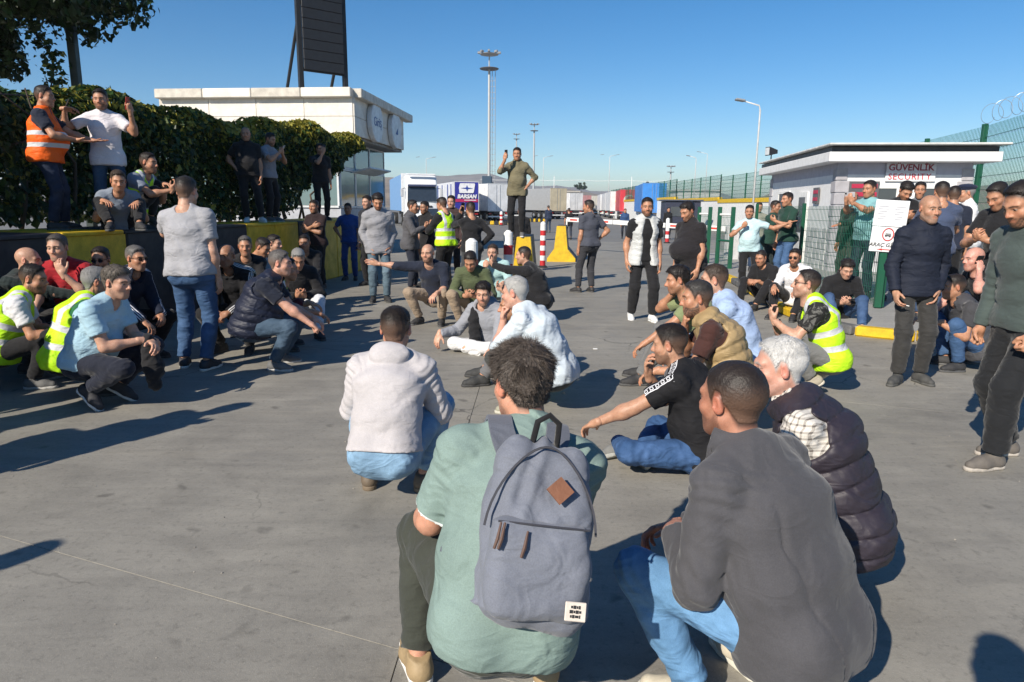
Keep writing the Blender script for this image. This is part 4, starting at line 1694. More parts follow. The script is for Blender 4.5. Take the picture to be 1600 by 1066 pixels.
def hedge_profile(y):
    top = 3.10 + .10 * math.sin(y * 1.3) + .07 * math.sin(y * 3.1 + 1) + .05 * max(0, y - 11)
    low = LZ + (.05 if y < 14.5 else .10 + .42 * (y - 14.5))
    return low, top


hedge = thing('hedge', 'dark green creeper hedge on top of the striped wall', 'hedge', (lx(9) - 1.1, 9, LZ))
hr = np.random.default_rng(21)
Cs, Ns = [], []
while len(Cs) < 64000:
    y = hr.uniform(2.6, 18.5)
    lo_, to_ = hedge_profile(y)
    z = lo_ + (to_ - lo_) * hr.random() ** .85
    lump = .16 * math.sin(y * 2.1 + z * 1.7) + .10 * math.sin(y * 4.7 - z * 3.3)
    e = math.sqrt(max(0, 1 - max(0, (z - to_ + .45) / .47) ** 2))
    half = (.52 + lump * .6) * max(e, .15)
    u = hr.random()
    dx = half * (1 - .5 * hr.random() ** 2 if u < .62 else hr.uniform(-1, 1))
    cx = lx(y) - 1.28 - .5 * min(1, max(0, (12.5 - y) / 3)) + .45 * min(1, max(0, (y - 13.5) / 4.5)) ** 1.3
    if z < LZ + .75 and hr.random() < .35:
        continue
    Cs.append((cx + dx, y, z))
    Ns.append((.8 * (dx / .5), 0, .3 + 1.4 * (1 - e)))
Cs, Ns = np.array(Cs), np.array(Ns)
off = A(hedge.location)
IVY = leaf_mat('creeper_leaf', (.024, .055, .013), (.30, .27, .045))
lit = np.array([(z - hedge_profile(y_)[1] + .55) / .55 for _, y_, z in Cs])  # sunlit top painted in: upper, farther leaves pushed towards pale autumn yellow
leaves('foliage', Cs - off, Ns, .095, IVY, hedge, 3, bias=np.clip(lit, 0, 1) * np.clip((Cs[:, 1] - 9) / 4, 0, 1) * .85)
for i in range(30):
    y = 3.0 + i * .5 + hr.normal() * .1
    pts = [(lx(y) - 1.25 + hr.normal() * .06 - off[0], y + hr.normal() * .12 * q - off[1], q * .28) for q in range(7)]
    MB().tube(pts, [.03, .028, .024, .02, .016, .012, .008], 6).build('stem', plain('bark', (.07, .05, .035), .9, bmp=.4), hedge, smooth=True)


# ------------------------------------------------------------------ trees
def tree(label, base, height, crown_c, crown_r, nleaf, size, col, seed, group=None, nb=9, name='broadleaf_tree'):
    r = np.random.default_rng(seed)
    t = thing(name, label, 'tree', base, group=group)
    b = A(base)
    cc = A(crown_c) - b
    cr = A(crown_r)
    tips = []
    mb = MB()
    trunk = [A(0, 0, 0), cc * A(.15, .15, 0) + A(0, 0, cc[2] * .35), cc * A(.5, .5, 0) + A(0, 0, cc[2] * .7), cc + A(0, 0, cr[2] * .3)]
    R0 = height * .022
    mb.tube([tuple(q) for q in trunk], [R0, R0 * .8, R0 * .6, R0 * .25], 10)
    for i in range(nb):
        d = unit(r.normal(size=3) * A(1, 1, .6))
        s = trunk[2] + (trunk[3] - trunk[2]) * r.random()
        e = cc + d * cr * (.75 + .25 * r.random())
        m_ = (s + e) / 2 + A(0, 0, .12 * height * r.random())
        mb.tube([tuple(s), tuple(m_), tuple(e)], [R0 * .4, R0 * .25, R0 * .06], 6)
        tips += [e, m_ * .4 + e * .6]
    mb.build('trunk', plain('bark', (.07, .05, .035), .9, bmp=.4), t, smooth=True)
    for i in range(nb * 3):
        d = unit(r.normal(size=3))
        tips.append(cc + d * cr * (.55 + .5 * r.random()))
    tips = np.array(tips)
    k = r.integers(0, len(tips), nleaf)
    rad = np.mean(cr) * (.24 + .20 * r.random(len(tips)))
    d = r.normal(size=(nleaf, 3))
    d /= np.linalg.norm(d, axis=1, keepdims=True)
    C = tips[k] + d * (rad[k] * r.random(nleaf) ** .45)[:, None] * A(1, 1, .75)
    leaves('crown', C, d + A(0, 0, .4), size, leaf_mat('leaf', col, tuple(c * 2.2 for c in col)), t, seed + 1)
    return t


tree('dark overhanging tree above the orange-vested man, upper left corner', (-9.6, 10.5, 0), 6.5, (-7.6, 11.0, 5.05), (1.75, 1.5, .72), 20000, .10, (.022, .042, .012), 5, 'trees over the hedge')
tree('dark leafy tree at the left picture edge behind the hedge', (-10.4, 11.6, 0), 6.0, (-8.75, 11.2, 4.15), (.85, 1.0, .62), 7000, .10, (.022, .042, .012), 6, 'trees over the hedge')
post = thing('pergola_post', 'dark green steel post rising from the hedge beneath the tree', 'post', (-7.30, 12.0, 0))
MB().box((0, 0, 2.9), (.13, .13, 5.8), bev=.01).build('upright', plain('dark_green_steel', (.018, .03, .026), .5), post)
MB().box((0, 0, .015), (.24, .24, .03), bev=.004).build('base_plate', plain('dark_green_steel', (.018, .03, .026), .5), post)
# hanging vine by the post
vr = np.random.default_rng(4)
tt = vr.random(420)
vine = thing('hanging_vine', 'creeper vine hanging down beside the dark post', 'vine', (-7.62, 11.8, 3.45))
vc = np.stack([.12 * np.sin(tt * 6) - .1 * tt + vr.normal(size=420) * .09, vr.normal(size=420) * .09, tt * 1.35], 1)
leaves('foliage', vc, vr.normal(size=(420, 3)), .08, IVY, vine, 9)
MB().tube([(.12 * math.sin(q * 6) - .1 * q, 0, q * 1.35) for q in np.linspace(0, 1, 8)], .012, 5).build('stem', plain('bark', (.07, .05, .035), .9), vine)


# ================================================================== entrance building with round signs, left
def text_obj(body, size, mat, parent, M, ext=.004, align='CENTER', bold=0.0, shear=0.0, spacing=1.0, name='lettering'):
    cu = bpy.data.curves.new(name, 'FONT')
    cu.body = body
    cu.size = size
    cu.extrude = ext
    cu.offset = bold
    cu.shear = shear
    cu.space_character = spacing
    cu.align_x = align
    cu.align_y = 'CENTER'
    cu.resolution_u = 3
    cu.materials.append(mat)
    tmp = bpy.data.objects.new(name, cu)
    COL.objects.link(tmp)
    bpy.context.view_layer.update()
    me = bpy.data.meshes.new_from_object(tmp.evaluated_get(bpy.context.evaluated_depsgraph_get()))
    bpy.data.objects.remove(tmp)
    bpy.data.curves.remove(cu)
    if not me.materials:
        me.materials.append(mat)
    o = bpy.data.objects.new(name, me)
    COL.objects.link(o)
    o.parent = parent
    o.matrix_local = M
    return o


def face_M(c, nx, ny, up=(0, 0, 1)):
    """frame at c whose local z looks along (nx, ny) and whose y is up"""
    z = Vector((nx, ny, 0)).normalized()
    y = Vector(up)
    x = y.cross(z)
    M = Matrix((x, y, z)).transposed().to_4x4()
    M.translation = Vector(c)
    return M


PANEL = plain('cream_panel', (.66, .62, .55), .5, var=.12, scale=2.0)
PANELD = plain('coping_metal', (.52, .48, .41), .55, var=.15)
GLASS, _nt, _p = newmat('tinted_glass')
_p.inputs['Base Color'].default_value = (.10, .17, .19, 1)
_p.inputs['Roughness'].default_value = .06
_p.inputs['Specular IOR Level'].default_value = .9
FRAME = plain('white_frame', (.55, .57, .58), .45)
bz = -R(6)
b1 = thing('entrance_building', 'cream panelled entrance building with two round signs behind the hedge', 'building', (-4.75, 21.2, 0), bz)
# local: x right (0 is the right face), y away
MB().box((-3.1, 2.9, 4.2), (6.1, 5.7, 1.05)).build('upper_core', PANELD, b1)
pf = MB().box((0, 0, 0), (1.49, .05, .535), bev=.006).mesh('panel', PANEL)
for i in range(4):
    for j in range(2):
        link('panel', pf, b1, (-.79 - i * 1.5, .03, 3.93 + j * .545))
ps = MB().box((0, 0, 0), (.05, 1.38, .535), bev=.006).mesh('panel', PANEL)
for i in range(4):
    for j in range(2):
        link('panel', ps, b1, (-.02, .72 + i * 1.4, 3.93 + j * .545))
for i in range(4):
    MB().box((-.78 - i * 1.53, -.06, 4.86), (1.515, .30, .27), bev=.02).build('coping', PANELD if i % 2 else PANEL, b1)
for i in range(4):
    MB().box((.08, .82 + i * 1.53, 4.86), (.30, 1.515, .27), bev=.02).build('coping', PANELD, b1)
MB().box((-3.1, 2.9, 4.9), (5.9, 5.4, .1)).build('roof_deck', GREY, b1)
MB().box((-3.1, 2.9, 3.62), (6.0, 5.6, .08)).build('soffit', GREY, b1)
# glazed kiosk below
MB().box((-3.4, 3.0, .75), (5.4, 5.0, 1.5)).build('base_wall', plain('grey_cladding', (.36, .37, .40), .6), b1)
MB().box((-3.7, 3.1, 2.6), (4.7, 4.4, 2.0)).build('inner_wall', plain('dim_interior', (.10, .12, .13), .8), b1)
for (x0, x1, z0, z1) in ((.55, 1.95, 2.75, 3.56), (2.0, 3.5, 2.75, 3.56), (3.55, 5.3, 2.75, 3.56), (.55, 1.95, 1.55, 2.7), (2.0, 3.5, 1.55, 2.7), (3.55, 5.3, 1.55, 2.7)):
    w = MB().box((-.72, (x0 + x1) / 2, (z0 + z1) / 2), (.03, x1 - x0 - .08, z1 - z0 - .08)).build('window', GLASS, b1)
    fr = MB()
    for z in (z0, z1):
        fr.box((-.72, (x0 + x1) / 2, z), (.07, x1 - x0, .06))
    for y_ in (x0, x1):
        fr.box((-.72, y_, (z0 + z1) / 2), (.072, .06, z1 - z0 - .06))
    fr.build('frame', FRAME, w)
for (x0, x1, z0, z1) in ((.75, 2.3, 1.55, 3.5), (2.35, 3.9, 1.55, 3.5), (3.95, 5.5, 1.55, 3.5)):
    w = MB().box((-(x0 + x1) / 2, .48, (z0 + z1) / 2), (x1 - x0 - .08, .03, z1 - z0 - .08)).build('window', GLASS, b1)
    fr = MB()
    for z in (z0, z1):
        fr.box((-(x0 + x1) / 2, .48, z), (x1 - x0, .07, .06))
    for y_ in (x0, x1):
        fr.box((-y_, .48, (z0 + z1) / 2), (.06, .072, z1 - z0 - .06))
    fr.build('frame', FRAME, w)
MB().box((-.45, 2.9, 2.72), (.75, 2.4, .05), M=Matrix.Rotation(R(-14), 3, 'Y')).build('canopy', FRAME, b1)
BLUE = plain('sign_blue', (.03, .10, .30), .5)
for i, yc in enumerate((1.75, 4.05)):
    d = MB()
    prof = [(.0, 0), (.60, 0), (.62, .02), (.62, .14), (.60, .16), (0, .16)]
    d.lathe(prof, n=32)
    so = d.build('round_sign', plain('sign_white', (.62, .63, .64), .45), b1)
    so.matrix_local = face_M((.02, yc, 4.22), 1, 0)
    if i == 0:
        text_obj('Giriş', .40, BLUE, so, Matrix.Translation((0.02, 0, .165)), .003)
    else:
        MB().prism([(-.18, -.1), (.1, -.1), (.1, .12)], .006, Matrix.Translation((.0, -.05, .172)) @ Matrix.Rotation(R(-90), 4, 'X')).build('blue_emblem', BLUE, so)

# billboard on its roof
bb = thing('billboard', 'tall dark billboard frame standing on the entrance building roof', 'billboard', (-6.25, 23.6, 4.95), R(38))
DK = plain('black_steel', (.016, .017, .019), .6)
for x in (-.76, .76):
    MB().box((x, 0, 3.0), (.14, .16, 6.0)).build('post', DK, bb)
    MB().tube([(x - .02, 0.05, 2.3), (x - .02, 1.5, 0)], .055, 8).build('brace', DK, bb)
for i in range(16):
    MB().box((0, -.11, 1.06 + i * .31), (1.36, .05, .295), bev=.008).build('slat', plain('dark_slat', (.02, .021, .024), .5), bb)
MB().box((0, -.05, 3.4), (1.34, .03, 4.9)).build('backing', DK, bb)
for z in (.86, 2.86):
    MB().box((0, -.02, z + .06), (1.5, .09, .10)).build('crossbar', DK, bb)

# ================================================================== security hut, right
hut = thing('security_hut', 'white security hut with red lettering and flat overhanging roof', 'building', (7.72, 16.75, 0), -R(7))
LIL = plain('lilac_render', (.40, .40, .47), .8, var=.06)
HW = plain('white_render', (.70, .70, .70), .75, var=.06, bmp=.12)
QU = plain('quoin_grey', (.36, .35, .37), .8, var=.1, bmp=.2)
W_, L_ = 3.0, 6.4
MB().box((W_ / 2, L_ / 2, 1.21), (W_, L_, 2.42)).build('wall', HW, hut)
MB().box((W_ / 2, L_ / 2, 2.555), (W_ - .01, L_ - .01, .27)).build('frieze', LIL, hut)
for (cx, cy) in ((0, 0), (W_, 0), (0, L_)):
    for i in range(9):
        s_ = .34 if i % 2 else .26
        MB().box((cx + (s_ / 2 - .03 if cx == 0 else -s_ / 2 + .03), cy + (s_ / 2 - .03 if cy == 0 else -s_ / 2 + .03), .14 + i * .285), (s_, s_, .27), bev=.012).build('quoin', QU, hut)
# stone cladding plates on the lower walls
for i in range(7):
    for j in range(4):
        q = .30 + .06 * ((i * 7 + j * 3) % 3 - 1)
        MB().box((.42 + i * .315, -.012, .20 + j * .27), (.305, .035, .255), bev=.012).build('cladding_stone', plain('pale_stone', (q + .14, q + .14, q + .15), .8, var=.15, bmp=.3), hut)
for i in range(5):
    for j in range(4):
        q = .30 + .06 * ((i * 5 + j * 2) % 3 - 1)
        MB().box((-.012, .50 + i * .32, .20 + j * .27), (.035, .31, .255), bev=.012).build('cladding_stone', plain('pale_stone', (q + .14, q + .14, q + .15), .8, var=.15, bmp=.3), hut)
DARKWIN, _nt, _p = newmat('hut_glass')
_p.inputs['Base Color'].default_value = (.06, .07, .08, 1)
_p.inputs['Roughness'].default_value = .08


def window(par, c, w, hgt, axis, glass=DARKWIN, depth=.05):
    """framed window; axis 0: faces -y, 1: faces -x"""
    def bx(m, cx, cz, a, b, d=depth, o=0.0):
        if axis == 0:
            m.box((c[0] + cx, c[1] - o, c[2] + cz), (a, d, b))
        else:
            m.box((c[0] - o, c[1] + cx, c[2] + cz), (d, a, b))
    m = MB()
    bx(m, 0, 0, w - .1, hgt - .1, .02, .0)
    w_ = m.build('window', glass, par)
    m = MB()
    for s_ in (-1, 1):
        bx(m, 0, s_ * (hgt / 2 - .035), w, .07, o=.005)
        bx(m, s_ * (w / 2 - .035), 0, .07, hgt - .14, o=.005)
    m.build('frame', WHITE, w_)
    m = MB()
    bx(m, 0, -hgt / 2 - .02, w + .1, .04, .12, .02)
    m.build('sill', WHITE, w_)
    return w_


window(hut, (1.12, -.015, 1.62), .62, 1.1, 0)
window(hut, (2.25, -.015, 1.62), 1.1, 1.1, 0)
dr = MB().box((-.015, 2.55, 1.03), (.06, .92, 2.06)).build('door', WHITE, hut)
MB().box((-.05, 2.55, 1.45), (.02, .55, .95)).build('pane', DARKWIN, dr)
MB().box((-.07, 2.2, 1.0), (.05, .03, .14)).build('handle', DK, dr)
window(hut, (-.015, 4.6, 1.55), 1.3, 1.15, 1)
# roof: fascia, gutter, sheet
MB().box((W_ / 2, L_ / 2 - .1, 2.80), (W_ + .72, L_ + .75, .22), bev=.01).build('fascia', HW, hut)
MB().box((W_ / 2, L_ / 2 - .1, 2.97), (W_ + .60, L_ + .6, .12)).build('gutter', plain('dark_gutter', (.06, .06, .065), .5), hut)
for i in range(14):
    MB().box((W_ / 2, -.42 + i * .512, 3.07), (W_ + .86, .50, .045), bev=.012).build('roof_sheet', plain('roof_white', (.62, .62, .60), .5), hut)
REDP = plain('red_lettering', (.50, .03, .05), .5)
sg = MB().box((1.62, -.045, 2.575), (1.10, .03, .205), bev=.004).build('sign_board', plain('sign_grey', (.55, .56, .60), .5), hut)
text_obj('GÜVENLİK', .205, plain('shaded_red_lettering', (.22, .02, .04), .5), sg, face_M((1.62, -.064, 2.575), 0, -1), bold=.004)  # roof overhang's shade painted into the red, darker than the row below
sg2 = MB().box((1.62, -.045, 2.365), (1.10, .03, .205), bev=.004).build('sign_board', plain('sign_board_white', (.75, .75, .75), .4), hut)
text_obj('SECURITY', .20, REDP, sg2, face_M((1.60, -.064, 2.365), 0, -1), spacing=1.1)
pl = MB().box((.62, -.045, 2.06), (.68, .03, .40), bev=.004).build('notice_board', plain('notice_grey', (.10, .10, .105), .5), hut)
for z in (2.15, 1.96):
    MB().box((.62, -.064, z), (.58, .012, .10), bev=.003).build('red_strip', plain('crimson', (.42, .02, .06), .5), pl)
pl = MB().box((-.045, 1.35, 1.95), (.03, .45, .40), bev=.004).build('notice_board', plain('notice_grey', (.10, .10, .105), .5), hut)
for z in (2.04, 1.86):
    MB().box((-.064, 1.35, z), (.012, .36, .09), bev=.003).build('red_strip', plain('crimson', (.42, .02, .06), .5), pl)
# floodlight at the far left roof corner
fl = thing('floodlight', 'black floodlight on the left roof corner of the security hut', 'floodlight', (8.28, 22.7, 3.1), R(20))
MB().tube([(0, 0, 0), (0, 0, .35)], .03, 8).build('bracket', DK, fl)
MB().prism([(-.26, -.2), (.1, -.12), (.26, -.09), (.26, .09), (.1, .14), (-.26, .24)], .32, Matrix.Translation((0, -.16, .48))).build('housing', DK, fl)
MB().box((-.275, 0, .50), (.02, .30, .36)).build('lens', plain('lens_glass', (.45, .48, .5), .1), fl)
fl.scale = (.62, .62, .62)


# ================================================================== fences
def mesh_panel(name, w, h_, sp, parent, M, mat, wire=.0028, hs=.20):
    mb = MB()
    n = int(w / sp)
    for i in range(n + 1):
        mb.box((i * w / n, 0, h_ / 2), (wire * 2, wire * 2, h_))
    z = .05
    while z < h_:
        mb.box((w / 2, wire * 2.2, z), (w, wire * 2, wire * 2.4))
        z += hs
    o = mb.build(name, mat, parent)
    o.matrix_local = M
    o['kind'] = 'stuff'
    return o


GRN = plain('green_steel', (.010, .085, .045), .45, var=.1)
GRNF = plain('green_wire', (.012, .10, .062), .45, var=.1)


def fence(label, pts, h_, sp=.05, z0=0.0, name='mesh_fence', group=None, post=.06, over=.03, wire=.0028, hs=.2):
    t = thing(name, label, 'fence', (pts[0][0], pts[0][1], z0), group=group)
    o = Vector((pts[0][0], pts[0][1], 0))
    for i, p in enumerate(pts):
        q = Vector((p[0], p[1], 0)) - o
        MB().box((q.x, q.y, (h_ + over) / 2), (post, post, h_ + over), bev=.006).build('post', GRN, t)
        if i:
            a = Vector((pts[i - 1][0], pts[i - 1][1], 0)) - o
            d = q - a
            M = Matrix.Translation(a) @ Matrix.Rotation(math.atan2(d.y, d.x), 4, 'Z')
            mesh_panel('wire_panel', d.length, h_ - .04, sp, t, M @ Matrix.Translation((0, -.035, .02)), GRNF, wire, hs)
    return t


KZ = .13
fence('green welded mesh fence in front of the security hut', [(5.68, 10.44), (5.52, 13.2), (5.40, 15.4)], 1.55, z0=KZ, group='green mesh fences')
fence('tall green mesh fence rising beside and behind the hut roof, far right', [(11.1, 13.2), (11.85, 16.0), (12.9, 19.5), (13.7, 23.5), (14.3, 27.0)], 3.9, .09, group='green mesh fences', post=.12, wire=.005, hs=.35)
# razor coils on top of the tall fence
rz_ = thing('razor_wire', 'coils of razor wire on top of the tall right fence', 'wire', (12.0, 16.5, 3.95))
pts = []
for i in range(260):
    t_ = i / 260
    a = t_ * 2 * math.pi * 11
    q = Vector((11.1, 13.2, 0)).lerp(Vector((12.9, 19.5, 0)), t_) - Vector((12.0, 16.5, 0))
    pts.append((q.x + .22 * math.cos(a), q.y + .05 * math.sin(a * .5), .22 + .24 * math.sin(a)))
MB().tube(pts, .006, 4).build('coil', plain('galvanised', (.35, .36, .37), .4, .6), rz_)

# white wall with yellow coping and fence, receding on the right
wl_ = thing('boundary_wall', 'white boundary wall with yellow coping under the receding green fence', 'wall', (15.4, 40, 0))
segs = [(38, 52, 2.22), (52, 66, 2.38), (66, 110, 2.6)]
for a, b, z in segs:
    MB().box((0, (a + b) / 2 - 40, z / 2 - .1), (.25, b - a, z - .2)).build('wall_section', WHITE, wl_)
    MB().box((0, (a + b) / 2 - 40, z - .08), (.36, b - a + .02, .26)).build('coping', YEL, wl_)
ft = thing('mesh_fence', 'green mesh fence on top of the white wall, receding to the trucks', 'fence', (15.4, 38, 2.3), group='green mesh fences')
for a, b, z in segs:
    n = max(2, int((b - a) / 2.6))
    for i in range(n + 1):
        MB().box((0, a + (b - a) * i / n - 38, z - 2.3 + .85), (.07, .07, 1.7)).build('post', GRN, ft)
    mb = MB()
    L = b - a
    i = 0.0
    while i < L:
        mb.box((0, a - 38 + i, z - 2.3 + .85), (.006, .02, 1.6))
        i += .11
    for q in np.arange(.1, 1.7, .26):
        mb.box((0, (a + b) / 2 - 38, z - 2.3 + q), (.006, L, .02))
    mb.build('wire_panel', GRNF, ft)['kind'] = 'stuff'

# green gate frames by the barrier
for gi, (pa, pb, D, lab) in enumerate(((1093, 1110, 19.5, 'narrow green gate frame left of the leaning man, nearer the barrier'), (1125, 1146, 17.8, 'green gate frame directly left of the leaning man in pale tee'))):
    a, b = at_dist(pa, 330, D), at_dist(pb, 330, D - .6)
    gt = thing('gate_frame', lab, 'gate', (a.x, a.y, 0), group='green gate frames')
    d = Vector((b.x - a.x, b.y - a.y, 0))
    for q in (Vector((0, 0, 0)), d):
        MB().box((q.x, q.y, .82), (.09, .09, 1.64), bev=.008).build('post', GRN, gt)
    for z in (.12, .8, 1.45):
        MB().tube([(0, 0, z), (d.x, d.y, z)], .028, 8).build('rail', GRN if z < 1 else WHITE, gt)
    M = Matrix.Rotation(math.atan2(d.y, d.x), 4, 'Z')
    mesh_panel('wire_panel', d.length, 1.3, .06, gt, M @ Matrix.Translation((0, 0, .13)), GRNF)

# ------------------------------------------------------------------ kerbed island under the fence
kp = [(4.95, 16.5), (4.84, 14.86), (4.56, 12.76), (4.24, 10.42), (4.22, 9.3), (4.45, 8.72), (5.0, 8.32), (6.2, 8.02), (8.5, 7.7), (12, 7.4)]
isl = MB()
ring = [(x, y_) for x, y_ in kp] + [(14, 10), (14, 26), (9, 26), (5.6, 22)]
n = len(ring)
isl.add([(x, y_, KZ - .012) for x, y_ in ring] + [(x, y_, 0) for x, y_ in ring], [tuple(range(n))[::-1]] + [(i, (i + 1) % n, n + (i + 1) % n, n + i) for i in range(n)])
island = tag(isl.build('pavement', concrete_mat('pavement_concrete', (.25, .245, .23), (.36, .35, .33))), kind='structure')
bmx = island.data
if bmx.polygons[0].normal.z < 0:
    bmx.flip_normals()
acc = []
for i in range(len(kp) - 1):
    a, b = Vector(kp[i]), Vector(kp[i + 1])
    m_ = max(1, int((b - a).length / .55))
    for q in range(m_):
        acc.append((a.lerp(b, q / m_), a.lerp(b, (q + 1) / m_)))
for i, (a, b) in enumerate(acc):
    d = b - a
    c = (a + b) / 2
    MB().box((c.x, c.y, KZ / 2), (d.length - .012, .17, KZ), rz=math.atan2(d.y, d.x), bev=.022).build('kerb_stone', YEL if (i // 2) % 2 == 0 else plain('kerb_grey', (.11, .11, .11), .8, var=.25, bmp=.3), island)

# ------------------------------------------------------------------ sign on its green post
sp_ = thing('sign_post', 'white vehicle entrance sign with red ring on a green post', 'sign', (5.60, 10.40, KZ), R(-12))
MB().box((0, 0, .62), (.10, .10, 1.24), bev=.008).build('post', GRN, sp_)
PAPER = plain('paper_white', (.76, .77, .78), .5, var=.03)
tilt = Matrix.Rotation(R(3), 4, 'Y')
ub = MB().box((0, 0, 0), (.46, .012, .385), bev=.003).build('notice_panel', PAPER, sp_)
ub.matrix_local = Matrix.Translation((.03, -.07, 1.42)) @ tilt
for x in (-.115, .115):
    sh_ = MB().box((x, -.010, -.01), (.20, .004, .30)).build('paper_sheet', plain('paper_sheet', (.80, .80, .82), .6, var=.02), ub)
    mb = MB()
    for i, wd in enumerate((.13, .15, .10, .14, .09, .12)):
        mb.box((x, -.0135, .095 - i * .036), (wd, .002, .007))
    mb.build('printed_lines', plain('print_grey', (.20, .20, .25), .7), sh_)
lb = MB().box((0, 0, 0), (.46, .012, .37), bev=.003).build('sign_panel', PAPER, sp_)
lb.matrix_local = Matrix.Translation((.014, -.07, 1.035)) @ tilt
rg = [(.075 * math.cos(t), 0, .09 * math.sin(t)) for t in np.linspace(0, 2 * math.pi, 25)]
o = MB().tube([(x, -.010, z + .075) for x, _, z in rg], .008, 6).build('red_ring', plain('sign_red', (.55, .03, .03), .5), lb)
MB().box((0, -.010, .083), (.075, .004, .012)).box((0, -.010, .058), (.085, .004, .018), bev=.001).box((-.026, -.010, .043), (.014, .004, .012)).box((.026, -.010, .043), (.014, .004, .012)).build('car_symbol', plain('ink', (.02, .02, .022), .6), lb)
text_obj('ARAÇ GİRİŞİ', .078, plain('ink', (.02, .02, .022), .6), lb, face_M((0, -.010, -.085), 0, -1), .001, shear=.25, bold=.001)
MB().prism([(-.13, 0), (-.05, .016), (-.05, .006), (.13, .006), (.13, -.006), (-.05, -.006), (-.05, -.016)], .004, Matrix.Translation((0, -.012, -.150))).build('red_arrow', plain('sign_red', (.55, .05, .03), .5), lb)

# ================================================================== barrier arm, jersey barriers, bollards
ba = thing('barrier_arm', 'white boom barrier arm with red stripes across the road', 'barrier', (6.35, 20.6, 0))
a, b = Vector((0, 0, 1.0)), Vector((-4.4, 4.6, 1.16))
for i in range(9):
    p, q = a.lerp(b, i / 9 + .002), a.lerp(b, (i + 1) / 9 - .002)
    d = q - p
    M = d.to_track_quat('X', 'Z').to_matrix()
    MB().box((p + q) / 2, (d.length, .06, .15), M=M, bev=.01).build('arm_section', WHITE, ba)
    if i % 2 == 0:
        d2 = d.length * .5
        MB().box((p + q) / 2, (d2, .064, .06), M=M).build('red_stripe', plain('sign_red', (.55, .05, .03), .5), ba)
MB().box((.2, 0, .55), (.35, .35, 1.1), bev=.02).build('motor_housing', plain('housing_grey', (.5, .5, .5), .5), ba)
MB().box((a + b) / 2 + Vector((-2.2, 2.3, -.49)), (.05, .05, 1.15)).build('rest_post', WHITE, ba)


def jersey(label, x, y_, rz, L=1.6, H=1.06):
    t = thing('concrete_barrier', label, 'barrier', (x, y_, 0), rz, 'yellow concrete barriers')
    pr = [(-.40, 0), (-.40, .10), (-.20, .38), (-.13, H), (.13, H), (.20, .38), (.44, .10), (.44, 0)]
    MB().prism(pr, .42, Matrix.Translation((0, 0, 0))).build('end_block', YEL, t)
    MB().prism(pr, L - .425, Matrix.Translation((0, .425, 0))).build('body', BLK, t)
    return t


bp = at_dist(818, 360, 13.3)
jersey('yellow concrete barrier under the standing man filming', bp.x, bp.y - .12, R(-4), H=1.03)
jersey('yellow concrete barrier standing alone beside the striped bollard', 1.42, 20.4, R(-6), H=1.05)
RED = plain('bollard_red', (.48, .02, .025), .5)


def bollard(label, px, D, h_=1.2, r_=.07, top=True, n=6):
    p = at_dist(px, 400, D)
    t = thing('bollard', label, 'bollard', (p.x, p.y, 0), group='red and white bollards')
    MB().lathe([(r_ * 1.7, 0), (r_ * 1.7, .03), (r_ * 1.1, .06)], n=16).build('base', plain('rubber', (.02, .02, .02), .8), t)
    for i in range(n):
        z0, z1 = .06 + (h_ - .16) * i / n, .06 + (h_ - .16) * (i + 1) / n
        MB().lathe([(r_, z0), (r_, z1 - .002)], n=16).build('band', RED if i % 2 == 0 else WHITE, t, smooth=False)
    MB().lathe([(r_, h_ - .10), (r_ * .95, h_ - .05), (r_ * .6, h_ - .02), (r_ * .35, h_)], n=16).build('cap', WHITE, t)


bollard('red and white bollard left of the barrier the man stands on', 794, 12.6, 1.18, .085, n=6)
bollard('slim red and white bollard beside the lone yellow barrier', 848, 18.4, 1.22, .075, n=8)
bollard('white-capped bollard rising between the squatting men in green and mint', 737, 11.0, 1.10, .10, n=4)
bollard('small distant red and white bollard by the far kerb', 783, 60, 1.2, .13, n=6)
bollard('distant red and white bollard beside the dark booth', 1041, 32, 1.15, .09, n=6)

# far kerb islands
for (pa, pb, py_, D, lab) in ((752, 800, 341, 62, 'low yellow and black kerb strip left of the man on the barrier'), (826, 852, 337, 75, 'short yellow and black kerb strip under the grey trailer')):
    a, b = at_dist(pa, py_, D), at_dist(pb, py_, D)
    t = thing('kerb_strip', lab, 'kerb', (a.x, D, 0), group='far painted kerbs')
    n = 7
    for i in range(n):
        w = (b.x - a.x) / n
        MB().box((w * (i + .5), 0, .17), (w - .03, .5, .34), bev=.05).build('kerb_stone', YEL if i % 2 == 0 else BLK, t)
# ================================================================== trucks and trailers
TYRE = plain('tyre_rubber', (.018, .018, .019), .85)
STEEL = plain('chassis_steel', (.05, .05, .055), .6)
RIM = plain('rim_metal', (.40, .41, .42), .35, .6)
LAMPR = plain('tail_lamp', (.35, .01, .01), .25)


def wheel(par, x, y_, z, r_=.5, w=.3):
    t = MB()
    prof = [(r_ * .55, -w / 2), (r_ * .95, -w / 2), (r_, -w * .35), (r_, w * .35), (r_ * .95, w / 2), (r_ * .55, w / 2)]
    t.lathe(prof, n=18)
    wo_ = t.build('wheel', TYRE, par)
    wo_.matrix_local = Matrix.Translation((x, y_, z)) @ Matrix.Rotation(R(90), 4, 'Y')
    MB().lathe([(r_ * .5, -w * .51), (r_ * .54, -w * .3), (r_ * .54, w * .3), (r_ * .5, w * .51)], n=14).build('rim', RIM, wo_)


